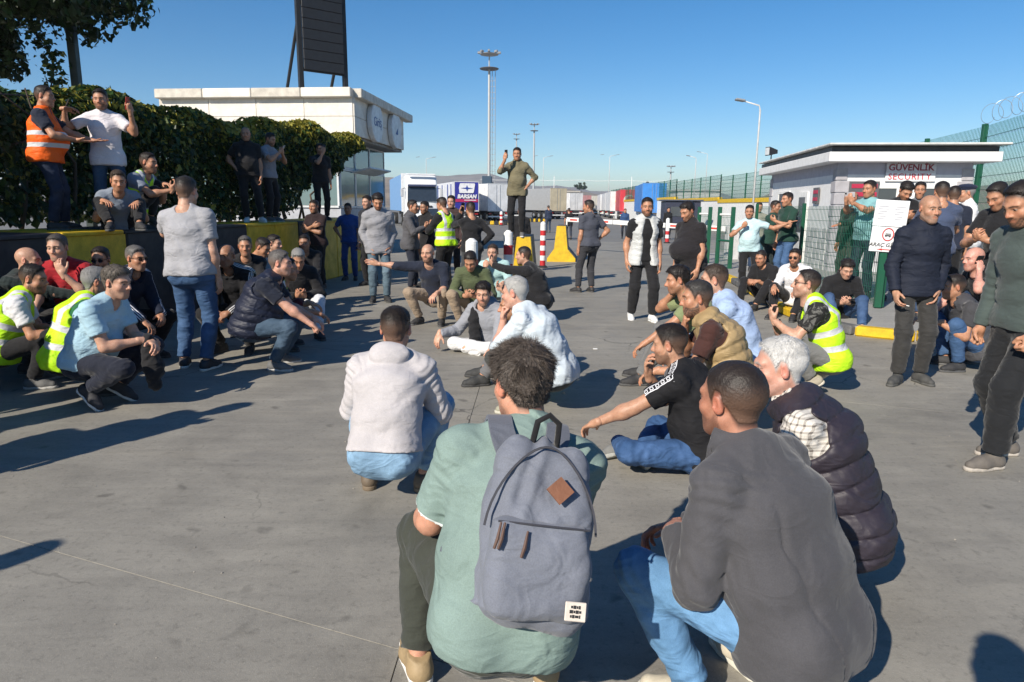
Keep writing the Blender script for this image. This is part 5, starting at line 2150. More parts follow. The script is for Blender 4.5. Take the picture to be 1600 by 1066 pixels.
def trailer(label, px, D, heading, L, col, side=None, rear=None, top=3.95, group='parked trailers', name='trailer', wheels=True):
    """box trailer; its rear faces the camera; local y runs forward, away"""
    p = at_dist(px, 330, D)
    t = thing(name, label, 'trailer', (p.x, p.y, 0), R(heading), group)
    z0 = 1.15
    hgt = top - z0
    cm = plain('trailer_paint', col, .5, var=.15, scale=1.2)
    MB().box((0, L / 2, z0 + hgt / 2), (2.46, L - .02, hgt), bev=.03).build('body', side or cm, t)
    # rear frame and doors
    dm = rear or cm
    for s_ in (-1, 1):
        d = MB().box((s_ * .605, -.03, z0 + hgt / 2), (1.19, .06, hgt - .08), bev=.01).build('door', dm, t)
        MB().tube([(s_ * .22, -.075, z0 + .1), (s_ * .22, -.075, top - .1)], .02, 6).build('locking_bar', RIM, d)
    fr = MB()
    for s_ in (-1, 1):
        fr.box((s_ * 1.24, -.03, z0 + hgt / 2), (.07, .08, hgt))
    fr.box((0, -.03, top), (2.55, .08, .07)).box((0, -.03, z0), (2.55, .08, .12))
    fr.build('rear_frame', plain('frame_paint', tuple(c * .8 + .05 for c in col), .5), t)
    MB().box((0, -.05, .55), (2.4, .1, .14)).build('bumper_bar', WHITE, t)
    for s_ in (-1, 1):
        MB().box((s_ * 1.0, -.08, .85), (.35, .05, .12)).build('tail_lamp', LAMPR, t)
    MB().box((0, L / 2, .98), (1.0, L, .28)).build('chassis', STEEL, t)
    if wheels:
        for y_ in (1.6, 2.9, 4.2):
            for s_ in (-1, 1):
                wheel(t, s_ * 1.05, y_, .5)
    return t


PURP = plain('livery_blue', (.028, .03, .28), .4, var=.08)


def slatted(name, c1, c2, n):
    m, nt, p = newmat(name)
    return m


# truck facing the camera, left of the middle
tp = at_dist(660, 330, 52)
tk = thing('truck', 'white truck cab facing us with pale blue trailer behind', 'truck', (tp.x, tp.y, 0), R(14))
CABW = plain('cab_white', (.72, .73, .74), .3, var=.03)
SEAL = plain('truck_glass', (.03, .04, .055), .08)
# local -y is forward (towards the camera)
gr = Grid([], .06, box=((-1.45, -.2, .2), (1.45, 2.5, 4.1)))
x, y_, z = gr.xyz()
front = .10 + .16 * np.clip((z - 1.9) / 1.2, 0, 1) ** 1.5 + .55 * np.clip((z - 3.1) / .8, 0, 1) ** 1.3 + .08 * (x / 1.2) ** 4
qx = np.abs(x) - (1.22 - .06 * np.clip((z - 2.8) / 1.2, 0, 1)) + .12
qy = np.maximum(front - y_, y_ - 2.3) + .12
qz = np.maximum(.45 - z, z - 3.85) + .12
gr.D = (np.sqrt(np.maximum(qx, 0) ** 2 + np.maximum(qy, 0) ** 2 + np.maximum(qz, 0) ** 2) + np.minimum(np.maximum(np.maximum(qx, qy), qz), 0) - .12).astype(np.float32)
V, Q = gr.mesh()
link('cab', fast_mesh('cab', V, Q, CABW), tk)


def plate(pts, mat, name, par, thick=.03):
    mb = MB()
    n = len(pts)
    a = [Vector(q) for q in pts]
    nn = (a[1] - a[0]).cross(a[2] - a[0]).normalized() * thick
    mb.add(a + [q + nn for q in a], [tuple(range(n))[::-1], tuple(range(n, 2 * n))] + [(i, (i + 1) % n, n + (i + 1) % n, n + i) for i in range(n)])
    return mb.build(name, mat, par)


plate([(-1.08, .0, 1.95), (1.08, .0, 1.95), (1.04, .16, 3.0), (-1.04, .16, 3.0)], SEAL, 'windscreen', tk, -.06)
MB().box((0, .02, 3.08), (2.1, .25, .16), bev=.03).build('sun_visor', plain('visor', (.05, .06, .12), .3), tk)
gl = MB().box((0, .07, 1.35), (1.5, .08, .55), bev=.02).build('grille', plain('grille_dark', (.02, .022, .03), .5), tk)
for i in range(4):
    MB().box((0, .02, 1.16 + i * .13), (1.42, .04, .035)).build('grille_bar', STEEL, gl)
MB().box((0, .03, .66), (2.4, .25, .42), bev=.05).build('bumper', CABW, tk)
for s_ in (-1, 1):
    MB().box((s_ * .9, -.08, .78), (.42, .06, .2), bev=.03).build('headlight', plain('lamp_glass', (.6, .62, .65), .1), tk)
    MB().tube([(s_ * 1.2, .3, 2.9), (s_ * 1.45, .15, 2.85)], .025, 6).build('mirror_arm', STEEL, tk)
    MB().box((s_ * 1.47, .15, 2.55), (.2, .12, .6), bev=.03).build('mirror', plain('mirror_shell', (.45, .46, .48), .4), tk)
    for y_ in (1.2, 5.2):
        wheel(tk, s_ * 1.0, y_, .5)
    for y_ in (11.5, 12.8, 14.1):
        wheel(tk, s_ * 1.05, y_, .5)
MB().box((0, .35, 3.9), (2.1, .3, .1), bev=.02).build('roof_lamp_bar', CABW, tk)
MB().box((0, 9.6, 2.6), (2.5, 13.2, 2.85), bev=.03).build('trailer_box', plain('pale_blue_tarp', (.17, .33, .58), .5, var=.08), tk)
MB().box((0, 2.99, 2.6), (2.56, .08, 2.95), bev=.02).build('trailer_front', plain('trailer_white', (.66, .67, .68), .45), tk)
MB().box((0, 9, .95), (.9, 13, .25)).build('chassis', STEEL, tk)

# blue rear with emblem
t = trailer('purple and blue trailer rear with white star emblem and lettering', 729, 70, 17, 11, (.62, .63, .66), rear=PURP, top=4.0)
em = plain('emblem_white', (.75, .75, .76), .45)
MB().prism([(-.80, .05), (-.74, -.45), (.62, -.45), (.72, -.38), (.86, .42), (.80, .5), (-.62, .5), (-.70, .44)], .02, Matrix.Translation((0, -.12, 3.35))).build('white_emblem', em, t)
st = []
for i in range(8):
    a = i * math.pi / 4
    rr_ = ((.62, .13), (.20, .13))[(i // 2) % 2][i % 2] if i % 2 == 0 else .11
    st.append((rr_ * math.cos(a) * (1 if i % 2 == 0 else 1.2), (.30 if i in (2, 6) else rr_ * .9) * math.sin(a)))
MB().prism(st, .02, Matrix.Translation((.02, -.15, 3.37))).build('blue_star', plain('star_blue', (.02, .05, .30), .4), t)
text_obj('BARSAN', .52, em, t, face_M((0, -.13, 2.55), 0, -1), .01, shear=.2, bold=.025)
MB().box((0, -.105, 2.16), (2.3, .02, .28)).build('red_band', plain('livery_red', (.42, .02, .10), .4), t)
MB().box((.35, -.125, 2.2), (1.2, .02, .07)).build('white_line', em, t)
for i, y_ in enumerate((1.6, 3.3, 6.2, 8.6)):
    MB().box((-1.25, y_, 2.7), (.02, .35, 2.2)).build('livery_stripe', plain('star_blue', (.02, .05, .30), .4), t)

trailer('plain white trailer left of the floodlight mast foot', 778, 74, 30, 12, (.72, .73, .74), top=3.95)
trailer('small dark trailer end right of the white trailer', 803, 86, 20, 8, (.16, .17, .19), top=3.9)
trailer('grey tarpaulin trailer with cream rear doors', 872, 92, 30, 12.5, (.56, .48, .33), side=plain('grey_tarp', (.30, .31, .32), .6, var=.1), top=4.0)
trailer('distant white trailer right of the cream-doored trailer', 900, 120, 24, 11, (.62, .62, .62), group='parked trailers')
trailer('distant pinkish trailer beside the white one', 914, 140, 14, 10, (.42, .20, .20))
trailer('far cream trailer in the middle distance', 928, 150, 10, 10, (.56, .53, .46))
for i, (px, D) in enumerate(((948, 128), (957, 116), (966, 104))):
    trailer(('farthest', 'middle', 'nearest')[i] + ' white trailer of the row left of the red one', px, D, -4, 11, (.62, .63, .64))
t = trailer('red trailer rear with a pale crescent mark', 982, 96, -4, 11, (.48, .03, .045), top=4.0)
cr_ = [(.75 * math.cos(a), .75 * math.sin(a)) for a in np.linspace(.7, 5.6, 18)] + [(.18 + .58 * math.cos(a), .58 * math.sin(a)) for a in np.linspace(5.4, .9, 16)]
MB().prism(cr_, .02, Matrix.Translation((0, -.12, 2.6))).build('crescent', plain('crescent_grey', (.45, .43, .40), .5), t)
trailer('bright blue container trailer beyond the man in the pale puffer vest', 1021, 74, -6, 12, (.035, .20, .56), top=4.15)

# white car nosing out under the truck
cp = at_dist(678, 345, 38)
car = thing('parked_car', 'white car front below the white truck cab', 'car', (cp.x, cp.y, 0), R(8))
gr = Grid([], .05, box=((-1.0, -.2, .1), (1.0, 4.5, 1.7)))
x, y_, z = gr.xyz()
ht = np.interp(gr.ax[1], [0, .1, 1.0, 1.1, 1.9, 3.4, 4.2, 4.3], [.6, .80, .95, 1.0, 1.48, 1.48, 1.0, .9])[None, :, None]
wd = .88 - .18 * np.clip((z - .95) / .5, 0, 1)
q = [np.abs(x) - wd + .1, np.maximum(-y_, y_ - 4.25) + .1, np.maximum(.28 - z, z - ht) + .1]
gr.D = (np.sqrt(sum(np.maximum(v, 0) ** 2 for v in q)) + np.minimum(np.maximum(np.maximum(q[0], q[1]), q[2]), 0) - .1).astype(np.float32)
V, Q = gr.mesh()
link('body', fast_mesh('car_body', V, Q, CABW), car)
plate([(-.66, 1.07, 1.0), (.66, 1.07, 1.0), (.58, 1.85, 1.46), (-.58, 1.85, 1.46)], SEAL, 'windscreen', car, -.03)
for s_ in (-1, 1):
    MB().box((s_ * .62, -.01, .66), (.36, .05, .15), bev=.02).build('headlight', plain('lamp_glass', (.6, .62, .65), .1), car)
    for y_ in (.8, 3.4):
        wheel(car, s_ * .80, y_, .32, .32, .2)
MB().box((0, -.02, .45), (1.1, .05, .16), bev=.02).build('grille', plain('grille_dark', (.02, .022, .03), .5), car)

# ================================================================== masts and lamps
GALV = plain('galvanised_pole', (.42, .43, .43), .45, .3)
fp = at_dist(765, 330, 118)


def mast(label, px, D, ytop, r_=.20, ladder=True):
    p = at_dist(px, 330, D)
    top = at_dist(px, ytop, D).z
    t = thing('floodlight_mast', label, 'mast', (p.x, p.y, 0), group='floodlight masts')
    MB().tube([(0, 0, 0), (0, 0, top - 3)], [r_ * 1.5, r_], 10).build('pole', GALV, t)
    if ladder:
        mb = MB()
        for s_ in (-.25, .25):
            mb.tube([(.75 + s_, 0, 1), (.75 + s_, 0, top - 3)], .05, 4)
        z = 2.0
        while z < top - 4:
            mb.box((.75, 0, z), (.55, .05, .06))
            mb.box((.4, 0, z), (.5, .05, .05))
            z += .9
        mb.build('ladder', GALV, t)
        MB().box((-.35, 0, 3.3), (1.6, 1.2, 6.6), bev=.05).build('switch_cabinet', plain('cabinet_blue', (.03, .06, .10), .5), t)
    MB().lathe([(1.5, 0), (1.6, .10), (1.5, .16)], (0, 0, top - 3.0), 16).build('platform', plain('platform_grey', (.14, .14, .15), .6), t)
    MB().tube([(0, 0, top - 3), (0, 0, top - .3)], r_ * .6, 6).build('head_pole', GALV, t)
    for i in range(8):
        a = i * math.pi / 4
        MB().box((1.6 * math.cos(a), 1.6 * math.sin(a), top - .45), (.62, .36, .36), rz=a, bev=.06).build('lamp_head', plain('lamp_housing', (.25, .26, .27), .4), t)
    MB().lathe([(1.5, 0), (1.55, .06), (1.5, .1)], (0, 0, top - .75), 14).build('lamp_ring', GALV, t)


mast('tall floodlight mast with ladder left of the man filming', 764, 118, 78)
mast('slim distant floodlight mast right of the tall one', 833, 270, 192, .3, False)
mast('small faint floodlight mast just above the filming man', 806, 360, 208, .3, False)
mast('short distant floodlight mast above the blue container', 1045, 300, 258, .3, False)


def street_lamp(label, px, D, ytop, arm=-1.2, r_=.036, double=False):
    p = at_dist(px, 330, D)
    top = at_dist(px, ytop, D).z
    t = thing('street_lamp', label, 'lamp', (p.x, p.y, 0), group='street lamps')
    MB().tube([(0, 0, 0), (0, 0, top - .25), (arm * .06, 0, top - .05), (arm * .75, 0, top + abs(arm) * .13)], [r_ * 1.4, r_, r_ * .9, r_ * .7], 8).build('pole', plain('lamp_pole_white', (.58, .58, .57), .5), t, smooth=True)
    s_ = [1] if not double else [1, -1]
    for q in s_:
        MB().box((arm * q * .92, 0, top + abs(arm) * .17), (abs(arm) * .42, .28, .09), M=Matrix.Rotation(R(9) * (1 if arm < 0 else -1), 3, 'Y'), bev=.03).build('lamp_head', plain('lamp_housing', (.25, .26, .27), .4), t)


street_lamp('slim white street lamp left of the security hut', 1176, 30, 163, -.95)
street_lamp('distant street lamp above the green fence', 1083, 95, 246, -1.2, .05)
street_lamp('faint far street lamp beyond the fence', 1100, 150, 240, -2.0, .06)
street_lamp('far street lamp left of centre above the white truck', 667, 160, 248, 2.0, .06, True)
street_lamp('far street lamp right of the man on the barrier', 848, 170, 246, 2.0, .06, True)
street_lamp('far street lamp over the red trailer', 950, 170, 244, 2.0, .06, True)

# overhead cable with posts in the distance
oc = thing('overhead_line', 'thin white overhead line on posts crossing the far yard', 'cable', (0, 190, 0))
zc = at_dist(850, 281, 190).z
MB().tube([(-9 + i * 4.5, 0, zc - .25 * math.sin(i * 1.1) ** 2) for i in range(26)], .055, 5).build('cable', WHITE, oc)
for px in (763, 862, 980):
    x = (px - 800) / FPX * 190
    MB().tube([(x, 0, 0), (x, 0, zc + 1)], .09, 6).build('post', WHITE, oc)

# low far buildings
FARB = [(840, 905, 298, 260, (.50, .47, .42), 'long low pale warehouse behind the grey trailer'), (918, 960, 306, 200, (.60, .57, .50), 'small cream depot building in the far middle'),
        (1060, 1125, 296, 170, (.46, .46, .45), 'pale shed roof seen through the green fence')]
for a, b, yt, D, col, lab in FARB:
    p0, p1 = at_dist(a, yt, D), at_dist(b, yt, D)
    hh = p0.z
    t = thing('far_building', lab, 'building', ((p0.x + p1.x) / 2, D, 0))
    w = p1.x - p0.x
    MB().box((0, 5, hh / 2 - .2), (w, 10, hh - .4)).build('wall', plain('far_wall', col, .8), t)
    MB().box((0, 5, hh - .2), (w + .8, 10.8, .38)).build('roof', plain('far_roof', tuple(c * .8 for c in col), .7), t)
    n = max(2, int(w / 4))
    for i in range(n):
        MB().box((-w / 2 + w * (i + .5) / n, -.03, hh * .45), (w / n * .5, .08, hh * .35)).build('window', DARKWIN, t)
# dark booth by the boundary wall
bt = thing('dark_booth', 'dark booth beside the far white wall', 'booth', (12.5, 52, 0))
MB().box((0, 0, 1.05), (2.6, 1.6, 2.1), bev=.03).build('body', plain('booth_dark', (.03, .035, .06), .5), bt)
MB().box((0, 0, 2.16), (2.9, 1.9, .1), bev=.02).build('roof', plain('booth_roof', (.06, .07, .10), .5), bt)
MB().box((-.4, -.82, 1.35), (1.0, .05, .7)).build('window', DARKWIN, bt)
# scattered far trees on the hillside
for i, (px, D, lab) in enumerate(((768, 420, 'far bush on the hill left of the filming man'), (908, 430, 'round dark bush on the far hill right of the grey trailer'), (1010, 460, 'far bush behind the blue container'))):
    p = at_dist(px, 300, D)
    zt = at_dist(px, 287, D).z
    tree(lab, (p.x, D, zt - 7), 7, (p.x, D, zt - 1.5), (3.5, 3.5, 2.2), 900, .9, (.035, .055, .025), 40 + i, 'far bushes', 4, 'far_bush')
# ================================================================== the crowd
K = (.013, .013, .015)          # black cloth
NAVY = (.014, .019, .036)
DJ = (.030, .055, .110)         # dark jeans
MJ = (.055, .115, .235)         # mid jeans
YV = ('hi', (.50, .86, .02))
OV = ('hi', (.90, .13, .012))
WS = ((.70, .70, .69), (.72, .72, .70))
GS = ((.12, .12, .12), (.45, .44, .42))
DS = ((.025, .025, .027), (.06, .06, .06))
SW = ((.03, .03, .035), (.62, .62, .6))
TAN = (.44, .265, .185)
PALE = (.52, .33, .25)
DARK = (.34, .19, .125)
GRH = (.20, .195, .19)
WHH = (.58, .57, .55)
BRH = (.045, .032, .024)
kn = ('knit', K)
CROWD = []


def P_(label, hx, hy, D, head, pose, top, bottom=('knit', K), **kw):
    CROWD.append(dict(label=label, hx=hx, hy=hy, D=D, head=head, pose=pose, top=top, bottom=bottom, **kw))


G1, G2, G3, G4 = 'men standing and sitting on the striped wall', 'men squatting in front of the striped wall', 'men squatting in the middle of the yard', 'men standing by the security hut fence'
# ---- on the wall
P_('man in orange reflective vest standing on the wall, far left', 68, 133, 8.25, -70, 'contra', ('tee', 'knit', NAVY), ('denim', (.02, .03, .06)), vest=OV, belly=.07, girth=1.14, z0=LZ, group=G1,
   R=('phone', dict(w=(.14, .36, 1.10), n=(0, -.2, 1), d=(-.2, 1, -.1), curl='flat')), L=('phone', dict(w=(-.12, .48, 1.12), n=(0, 0, 1), d=(0, 1, 0), curl='flat')), ps=dict(hyaw=-12))
P_('man in white tee on the wall pointing and holding up a red phone', 155, 138, 8.75, 198, 'contra', ('tee', 'knit', (.68, .64, .66)), ('denim', (.035, .07, .12)), z0=LZ, group=G1, beard=.8, hem=.13,
   R=('raise', dict(w=(.40, .20, 1.46), pole=(1, 0, -1), d=(-1, .1, .05), n=(0, .3, -1), curl='relax')), L=('raise', dict(w=(-.33, .26, 1.44), pole=(-.6, .2, -1), n=(.6, -.6, 0))),
   phone=('L', 'red phone held up by the man in white tee on the wall', (.50, .05, .03)), ps=dict(hpitch=8))
P_('man in grey-blue tee sitting on the wall edge with arms hanging', 183, 265, 8.45, 215, 'sit', ('tee', 'knit', (.20, .235, .29)), z0=LZ, group=G1, L='knee', R='knee', ps=dict(lean=22, hpitch=14), hairc=BRH)
P_('man in yellow vest squatting on the wall filming with raised hand', 232, 250, 8.98, -95, 'toes', ('tee', 'knit', (.17, .20, .26)), vest=YV, z0=LZ, group=G1, beard=.8, R=('raise', dict(dw=(0, .04, -.10))), L='knee',
   phone=('R', 'black phone raised by the yellow-vested man on the wall', K))
P_('bald man in black standing on the wall in white sneakers', 383, 198, 12.6, 200, 'contra', ('polo', 'knit', K), kn, z0=LZ, group=G1, hair='none', R='hips', shoes=WS, beard=.3, belly=.05, girth=1.08)
P_('man in grey tee on the wall looking at the phone in his hands', 422, 207, 13.1, -105, 'stand', ('tee', 'knit', (.26, .26, .29)), kn, z0=LZ, group=G1, R=('phone', dict(dw=(0, 0, .12))), L=('phone', dict(dw=(0, 0, .10))), beard=.8, shoes=GS,
   phone=('R', 'phone of the man in grey tee on the wall', (.5, .5, .5)), ps=dict(hpitch=18))
P_('man in black at the hedge end holding a phone before his face', 500, 226, 14.6, 215, 'stand', ('tee', 'knit', K), kn, z0=LZ, group=G1, R=('raise', dict(dw=(-.08, -.12, 0))), L='hang', phone=('R', 'phone before the face of the man at the hedge end', K))
# ---- before the wall
P_('bald man in dark top at the left picture edge, facing right', 42, 385, 6.5, -75, 'squat', ('long', 'knit', (.016, .026, .026)), ('knit', (.05, .055, .06)), hair='none', group=G2, R=('out', dict(w=(.10, .62, .70))), L='knee', skin=PALE, beard=.35)
P_('man in red tee with hand at his mouth before the wall', 87, 365, 6.5, 188, 'bench', ('tee', 'knit', (.34, .012, .02)), group=G2, L=('chin', dict(dw=(-.05, .06, -.02), curl='cup')), R='knee', hairc=(.08, .07, .065), beard=.5, beardc=(.2, .19, .18), skin=PALE)
P_('man with beard in yellow vest over white tee, leftmost in front', 50, 412, 5.95, -62, 'squat', ('tee', 'knit', (.66, .66, .68)), kn, vest=YV, group=G2, R='knee', L='clasp', beard=.7, shoes=GS, ps=dict(hpitch=10, hyaw=-20))
P_('man in dark green top with sunglasses and beard before the wall', 155, 385, 6.9, 190, 'bench', ('tee', 'knit', (.012, .10, .045)), group=G2, glasses='sun', beard=.9, R='knee', L='knee')
P_('man in navy track jacket with white sleeve stripes and sunglasses', 211, 383, 6.9, 250, 'squat', ('jacket', 'stripes', NAVY, (.7, .7, .75)), kn, group=G2, glasses='sun', hairc=(.12, .115, .11), R='knee', L='clasp', beard=.35)
P_('grey-haired man in yellow vest half hidden behind the light-blue shirt', 148, 416, 5.75, -50, 'squat', ('tee', 'knit', (.02, .14, .05)), kn, vest=YV, group=G2, hairc=GRH, R='clasp', L='clasp')
P_('man in light-blue tee squatting with arms folded on his knees', 180, 415, 5.3, -92, 'toes', ('tee', 'knit', (.36, .54, .64)), ('knit', (.012, .015, .028)), group=G2, R=('clasp', dict(dw=(-.06, -.04, .10))), L=('clasp', dict(dw=(.05, .02, .08))), hair='thick', hairc=(.10, .085, .07),
   girth=1.14, belly=.05, shoes=SW, beard=.4, ps=dict(hyaw=-8, hpitch=8, lean=22, curve=22), skin=PALE, hem=.06)
P_('tall man in grey tee and jeans standing with his back to us', 290, 275, 6.6, -6, 'contra', ('tee', 'knit', (.33, .33, .35)), ('denim', (.050, .105, .215)), group=G2, hair='flat', hairc=(.03, .026, .024), girth=1.16, belly=.05, L=('phone', dict(w=(-.20, .42, 1.33), n=(.3, -.6, .3), d=(.1, .3, 1))), R='hang',
   phone=('L', 'blue-screened phone held by the tall man in grey tee', (.015, .03, .09)), ps=dict(side=-2), shoes=SW, hem=.05, skin=PALE)
P_('man in dark striped jacket crouching right of the tall standing man', 352, 380, 7.3, 176, 'squat', ('jacket', 'stripes', K, (.6, .6, .62)), kn, group=G2, L='clasp', R='clasp', hair='balding', skin=DARK)
P_('man in black top smiling before the wall, grey short hair', 382, 368, 8.6, 200, 'bench', ('long', 'knit', K), kn, group=G2, hairc=(.09, .085, .08), L='clasp', R='knee')
P_('man in pale grey tee looking down, before the wall', 410, 371, 9.0, 255, 'bench', ('tee', 'knit', (.25, .28, .30)), kn, group=G2, R='clasp', L='clasp', ps=dict(hpitch=28))
P_('man in dark top with a cigarette close to the striped wall', 428, 366, 9.7, 260, 'bench', ('long', 'knit', K), kn, group=G2, R='knee', L='knee', skin=PALE)
P_('heavy man in navy puffer vest squatting, facing right', 437, 390, 6.7, -84, 'squat', ('tee', 'knit', (.012, .016, .03)), ('denim', (.05, .085, .13)), vest=('puff', (.012, .016, .035)), group=G2, girth=1.2, belly=.07, R=('knee', dict(dw=(0, .14, -.08), curl='point')), L='knee', hairc=(.11, .10, .095),
   skin=(.55, .33, .26), beard=.15, shoes=GS, ps=dict(hpitch=4))
P_('grey-haired man in black jacket and white trousers reading a phone', 465, 388, 8.4, 205, 'sit', ('jacket', 'knit', K), ('knit', (.60, .61, .64)), group=G2, hairc=GRH, R='phone', L='phone', phone=('R', 'dark phone of the man in white trousers', K), ps=dict(hpitch=30))
P_('shadowed man in black at the foot of the striped wall', 475, 366, 10.8, 185, 'bench', ('long', 'knit', K), kn, group=G2, R='knee', L='knee', skin=DARK)
P_('man in yellow vest and maroon trousers behind the puffer-vested man', 449, 402, 7.6, -80, 'squat', ('tee', 'knit', (.05, .05, .05)), ('knit', (.09, .012, .02)), vest=YV, group=G2, R=('knee', dict(dw=(0, .12, -.06))), L='knee')
P_('man in dark maroon tee standing in shade against the wall end', 490, 312, 13.2, 160, 'stand', ('tee', 'knit', (.022, .012, .014)), kn, group=G2, R='cross', L='cross', skin=DARK)
P_('man in blue overalls standing in the hedge shade', 543, 317, 14.8, 180, 'stand', ('tee', 'knit', (.02, .07, .26)), ('knit', (.02, .06, .22)), group=G2, R='hips', L='hang', skin=DARK)
P_('man in dark jacket just behind the grey hooded man', 573, 305, 13.8, 150, 'stand', ('jacket', 'knit', (.02, .022, .03)), kn, skin=PALE, R='hang', L='hang')
P_('man in grey hooded jacket and jeans with hands in pockets', 590, 302, 11.4, 196, 'stand', ('hoodie', 'knit', (.27, .27, .29)), ('denim', (.10, .15, .19)), R='pocket', L='pocket', beard=.9, hair='full', ps=dict(hpitch=24), hem=.14, shoes=DS, fold=.006)
P_('man in grey jacket turned right beside a man in black', 645, 312, 13.0, 258, 'stand', ('jacket', 'knit', (.085, .085, .095)), ('knit', (.02, .025, .04)), R='phone', L='hang', beard=.5)
P_('man in black talking to the man in grey jacket', 663, 314, 13.7, 140, 'stand', ('polo', 'knit', K), kn, R='hang', L='phone', beard=.6, skin=DARK)
P_('man in yellow vest with black sleeves, seen from behind', 690, 308, 12.5, 52, 'stand', ('long', 'knit', K), kn, vest=YV, L='phone', R='phone', ps=dict(hpitch=16), vhem=.04)
P_('man whose face shows beyond the yellow vest man', 705, 305, 14.8, 170, 'stand', ('long', 'knit', (.05, .03, .03)), kn, R='hang', L='hang', skin=PALE)
P_('man in black seen from behind filming with raised hands', 735, 315, 11.9, 22, 'stand', ('long', 'knit', K), ('knit', (.05, .055, .06)), L=('raise', dict(dw=(.0, -.12, .02))), R='hips', phone=('L', 'phone raised by the man in black seen from behind', K))
# ---- middle of the yard
P_('bald man in navy top and khaki trousers stretching out an arm', 668, 380, 9.2, 165, 'squat', ('long', 'knit', NAVY), ('knit', (.34, .26, .185)), hair='none', beard=.75, group=G3, R=('out', dict(w=(.78, .18, .83), n=(0, 1, -.3), curl='flat', d=(1, .1, .15))), L='knee', roll=.35, girth=1.12, skin=PALE)
P_('man in green sweatshirt bending over his hands', 735, 392, 8.9, 172, 'squat', ('sweat', 'knit', (.085, .105, .052)), ('knit', (.33, .25, .175)), group=G3, R='phone', L='phone', ps=dict(hpitch=34), phone=('R', 'phone in the hands of the man in green sweatshirt', K), roll=.8)
P_('man in mint top with hand at his mouth', 770, 381, 10.4, 168, 'squat', ('sweat', 'knit', (.40, .60, .60)), ('knit', (.35, .38, .40)), group=G3, R=('chin', dict(dw=(.06, .03, .0))), L='knee', skin=PALE, hairc=BRH)
P_('man in black sweater raising one arm', 818, 384, 9.7, 74, 'toes', ('long', 'knit', K), kn, group=G3, L=('raise', dict(dw=(.02, .12, .10), curl='cup')), R=('raise', dict(dw=(-.05, .05, -.3), curl='cup')), hair='buzz', skin=PALE, girth=1.1)
P_('young man in grey hoodie and white trousers sitting cross-legged', 755, 440, 7.5, 158, 'cross', ('hoodie', 'knit', (.27, .28, .31)), ('knit', (.66, .66, .66)), group=G3, R=('out', dict(w=(.44, .34, .20), n=(0, -.5, -1), curl='relax', d=(.1, .5, -.9))), L='knee', hair='thick', beard=.6, shoes=WS, skin=PALE, ps=dict(hyaw=14, hpitch=12))
P_('grey-haired man in pale shirt squatting with hand at his chin', 805, 431, 5.35, 66, 'squat', ('shirt', 'knit', (.56, .63, .68)), ('knit', (.05, .055, .05)), group=G3, L=('chin', dict(dw=(0, .03, .0))), R='knee', hair='short', hairc=(.34, .335, .32), girth=1.16, skin=(.56, .34, .27), beard=.1, roll=.05, hem=.11, shoes=((.3, .29, .22), (.5, .48, .4)), ps=dict(hpitch=8, lean=28))
P_('man in black top and grey trousers hidden behind the pale shirt', 798, 456, 6.2, 96, 'sit', ('long', 'knit', K), ('knit', (.13, .13, .135)), vest=YV, group=G3, L='clasp', R='clasp', shoes=((.035, .036, .036), (.05, .05, .05)), ps=dict(lean=26))
P_('man in pale hoodie and light jeans squatting with his back to us', 618, 478, 3.8, -4, 'squat', ('hoodie', 'fleece', (.47, .445, .45)), ('denim', (.20, .33, .47)), group=G3, L='knee', R='knee', hair='short', hairc=(.022, .017, .014), shoes=((.12, .09, .062), (.16, .12, .08)), hem=.0, rise=.05, ps=dict(lean=25, curve=18), skin=(.50, .29, .21), fold=.0035, girth=1.04)
BP = dict(label='man in sage polo shirt with a grey backpack, nearest to us', hx=815, hy=535, D=2.1, head=6, pose='squat', top=('polo', 'trim', (.20, .275, .25), (.72, .74, .72)), bottom=('knit', (.042, .046, .036)), group=G3,
          L=('knee', dict(dw=(-.02, -.06, .02))), R='clasp', hair='tousled', hairc=(.075, .06, .05), glasses='clear', girth=1.2, belly=.04, shoes=((.30, .215, .115), (.72, .70, .66)), hem=.11, sl=.80, skin=(.52, .29, .21),
          ps=dict(hyaw=22, hpitch=6, side=9, lean=20, curve=16, feet=((-.27, .04, .085), (.17, -.02, .085)), hip=(0, -.25, .33)), fold=.0030, lod=0)
CROWD.append(BP)
P_('man in charcoal fleece jacket and blue jeans, right foreground', 1148, 560, 2.08, 40, 'squat', ('jacket', 'fleece', (.068, .067, .074)), ('denim', (.12, .255, .44)), group=G3, L=('clasp', dict(dw=(-.02, -.10, .06))), R='clasp', hair='buzz', hairc=(.022, .016, .013), girth=1.19, belly=.05, skin=(.40, .205, .145),
   beard=.5, ps=dict(hyaw=-6, hpitch=4, lean=22, curve=14, shf=.02), fold=.0030, hem=.12, shoes=((.5, .45, .35), (.6, .58, .5)), face=(1.06, 1.03, 1.0))
P_('white-haired man in dark puffer vest over plaid shirt', 1222, 525, 2.8, 62, 'squat', ('shirt', 'plaid', (.64, .60, .54), (.10, .085, .075)), kn, vest=('puff', (.030, .024, .034)), group=G3, L='clasp', R='clasp', hair='flat', hairc=WHH, browc=(.4, .38, .36), beard=.1, skin=(.56, .33, .27), girth=1.16, quilt=.085, vhem=.14, ps=dict(hyaw=12, lean=22))
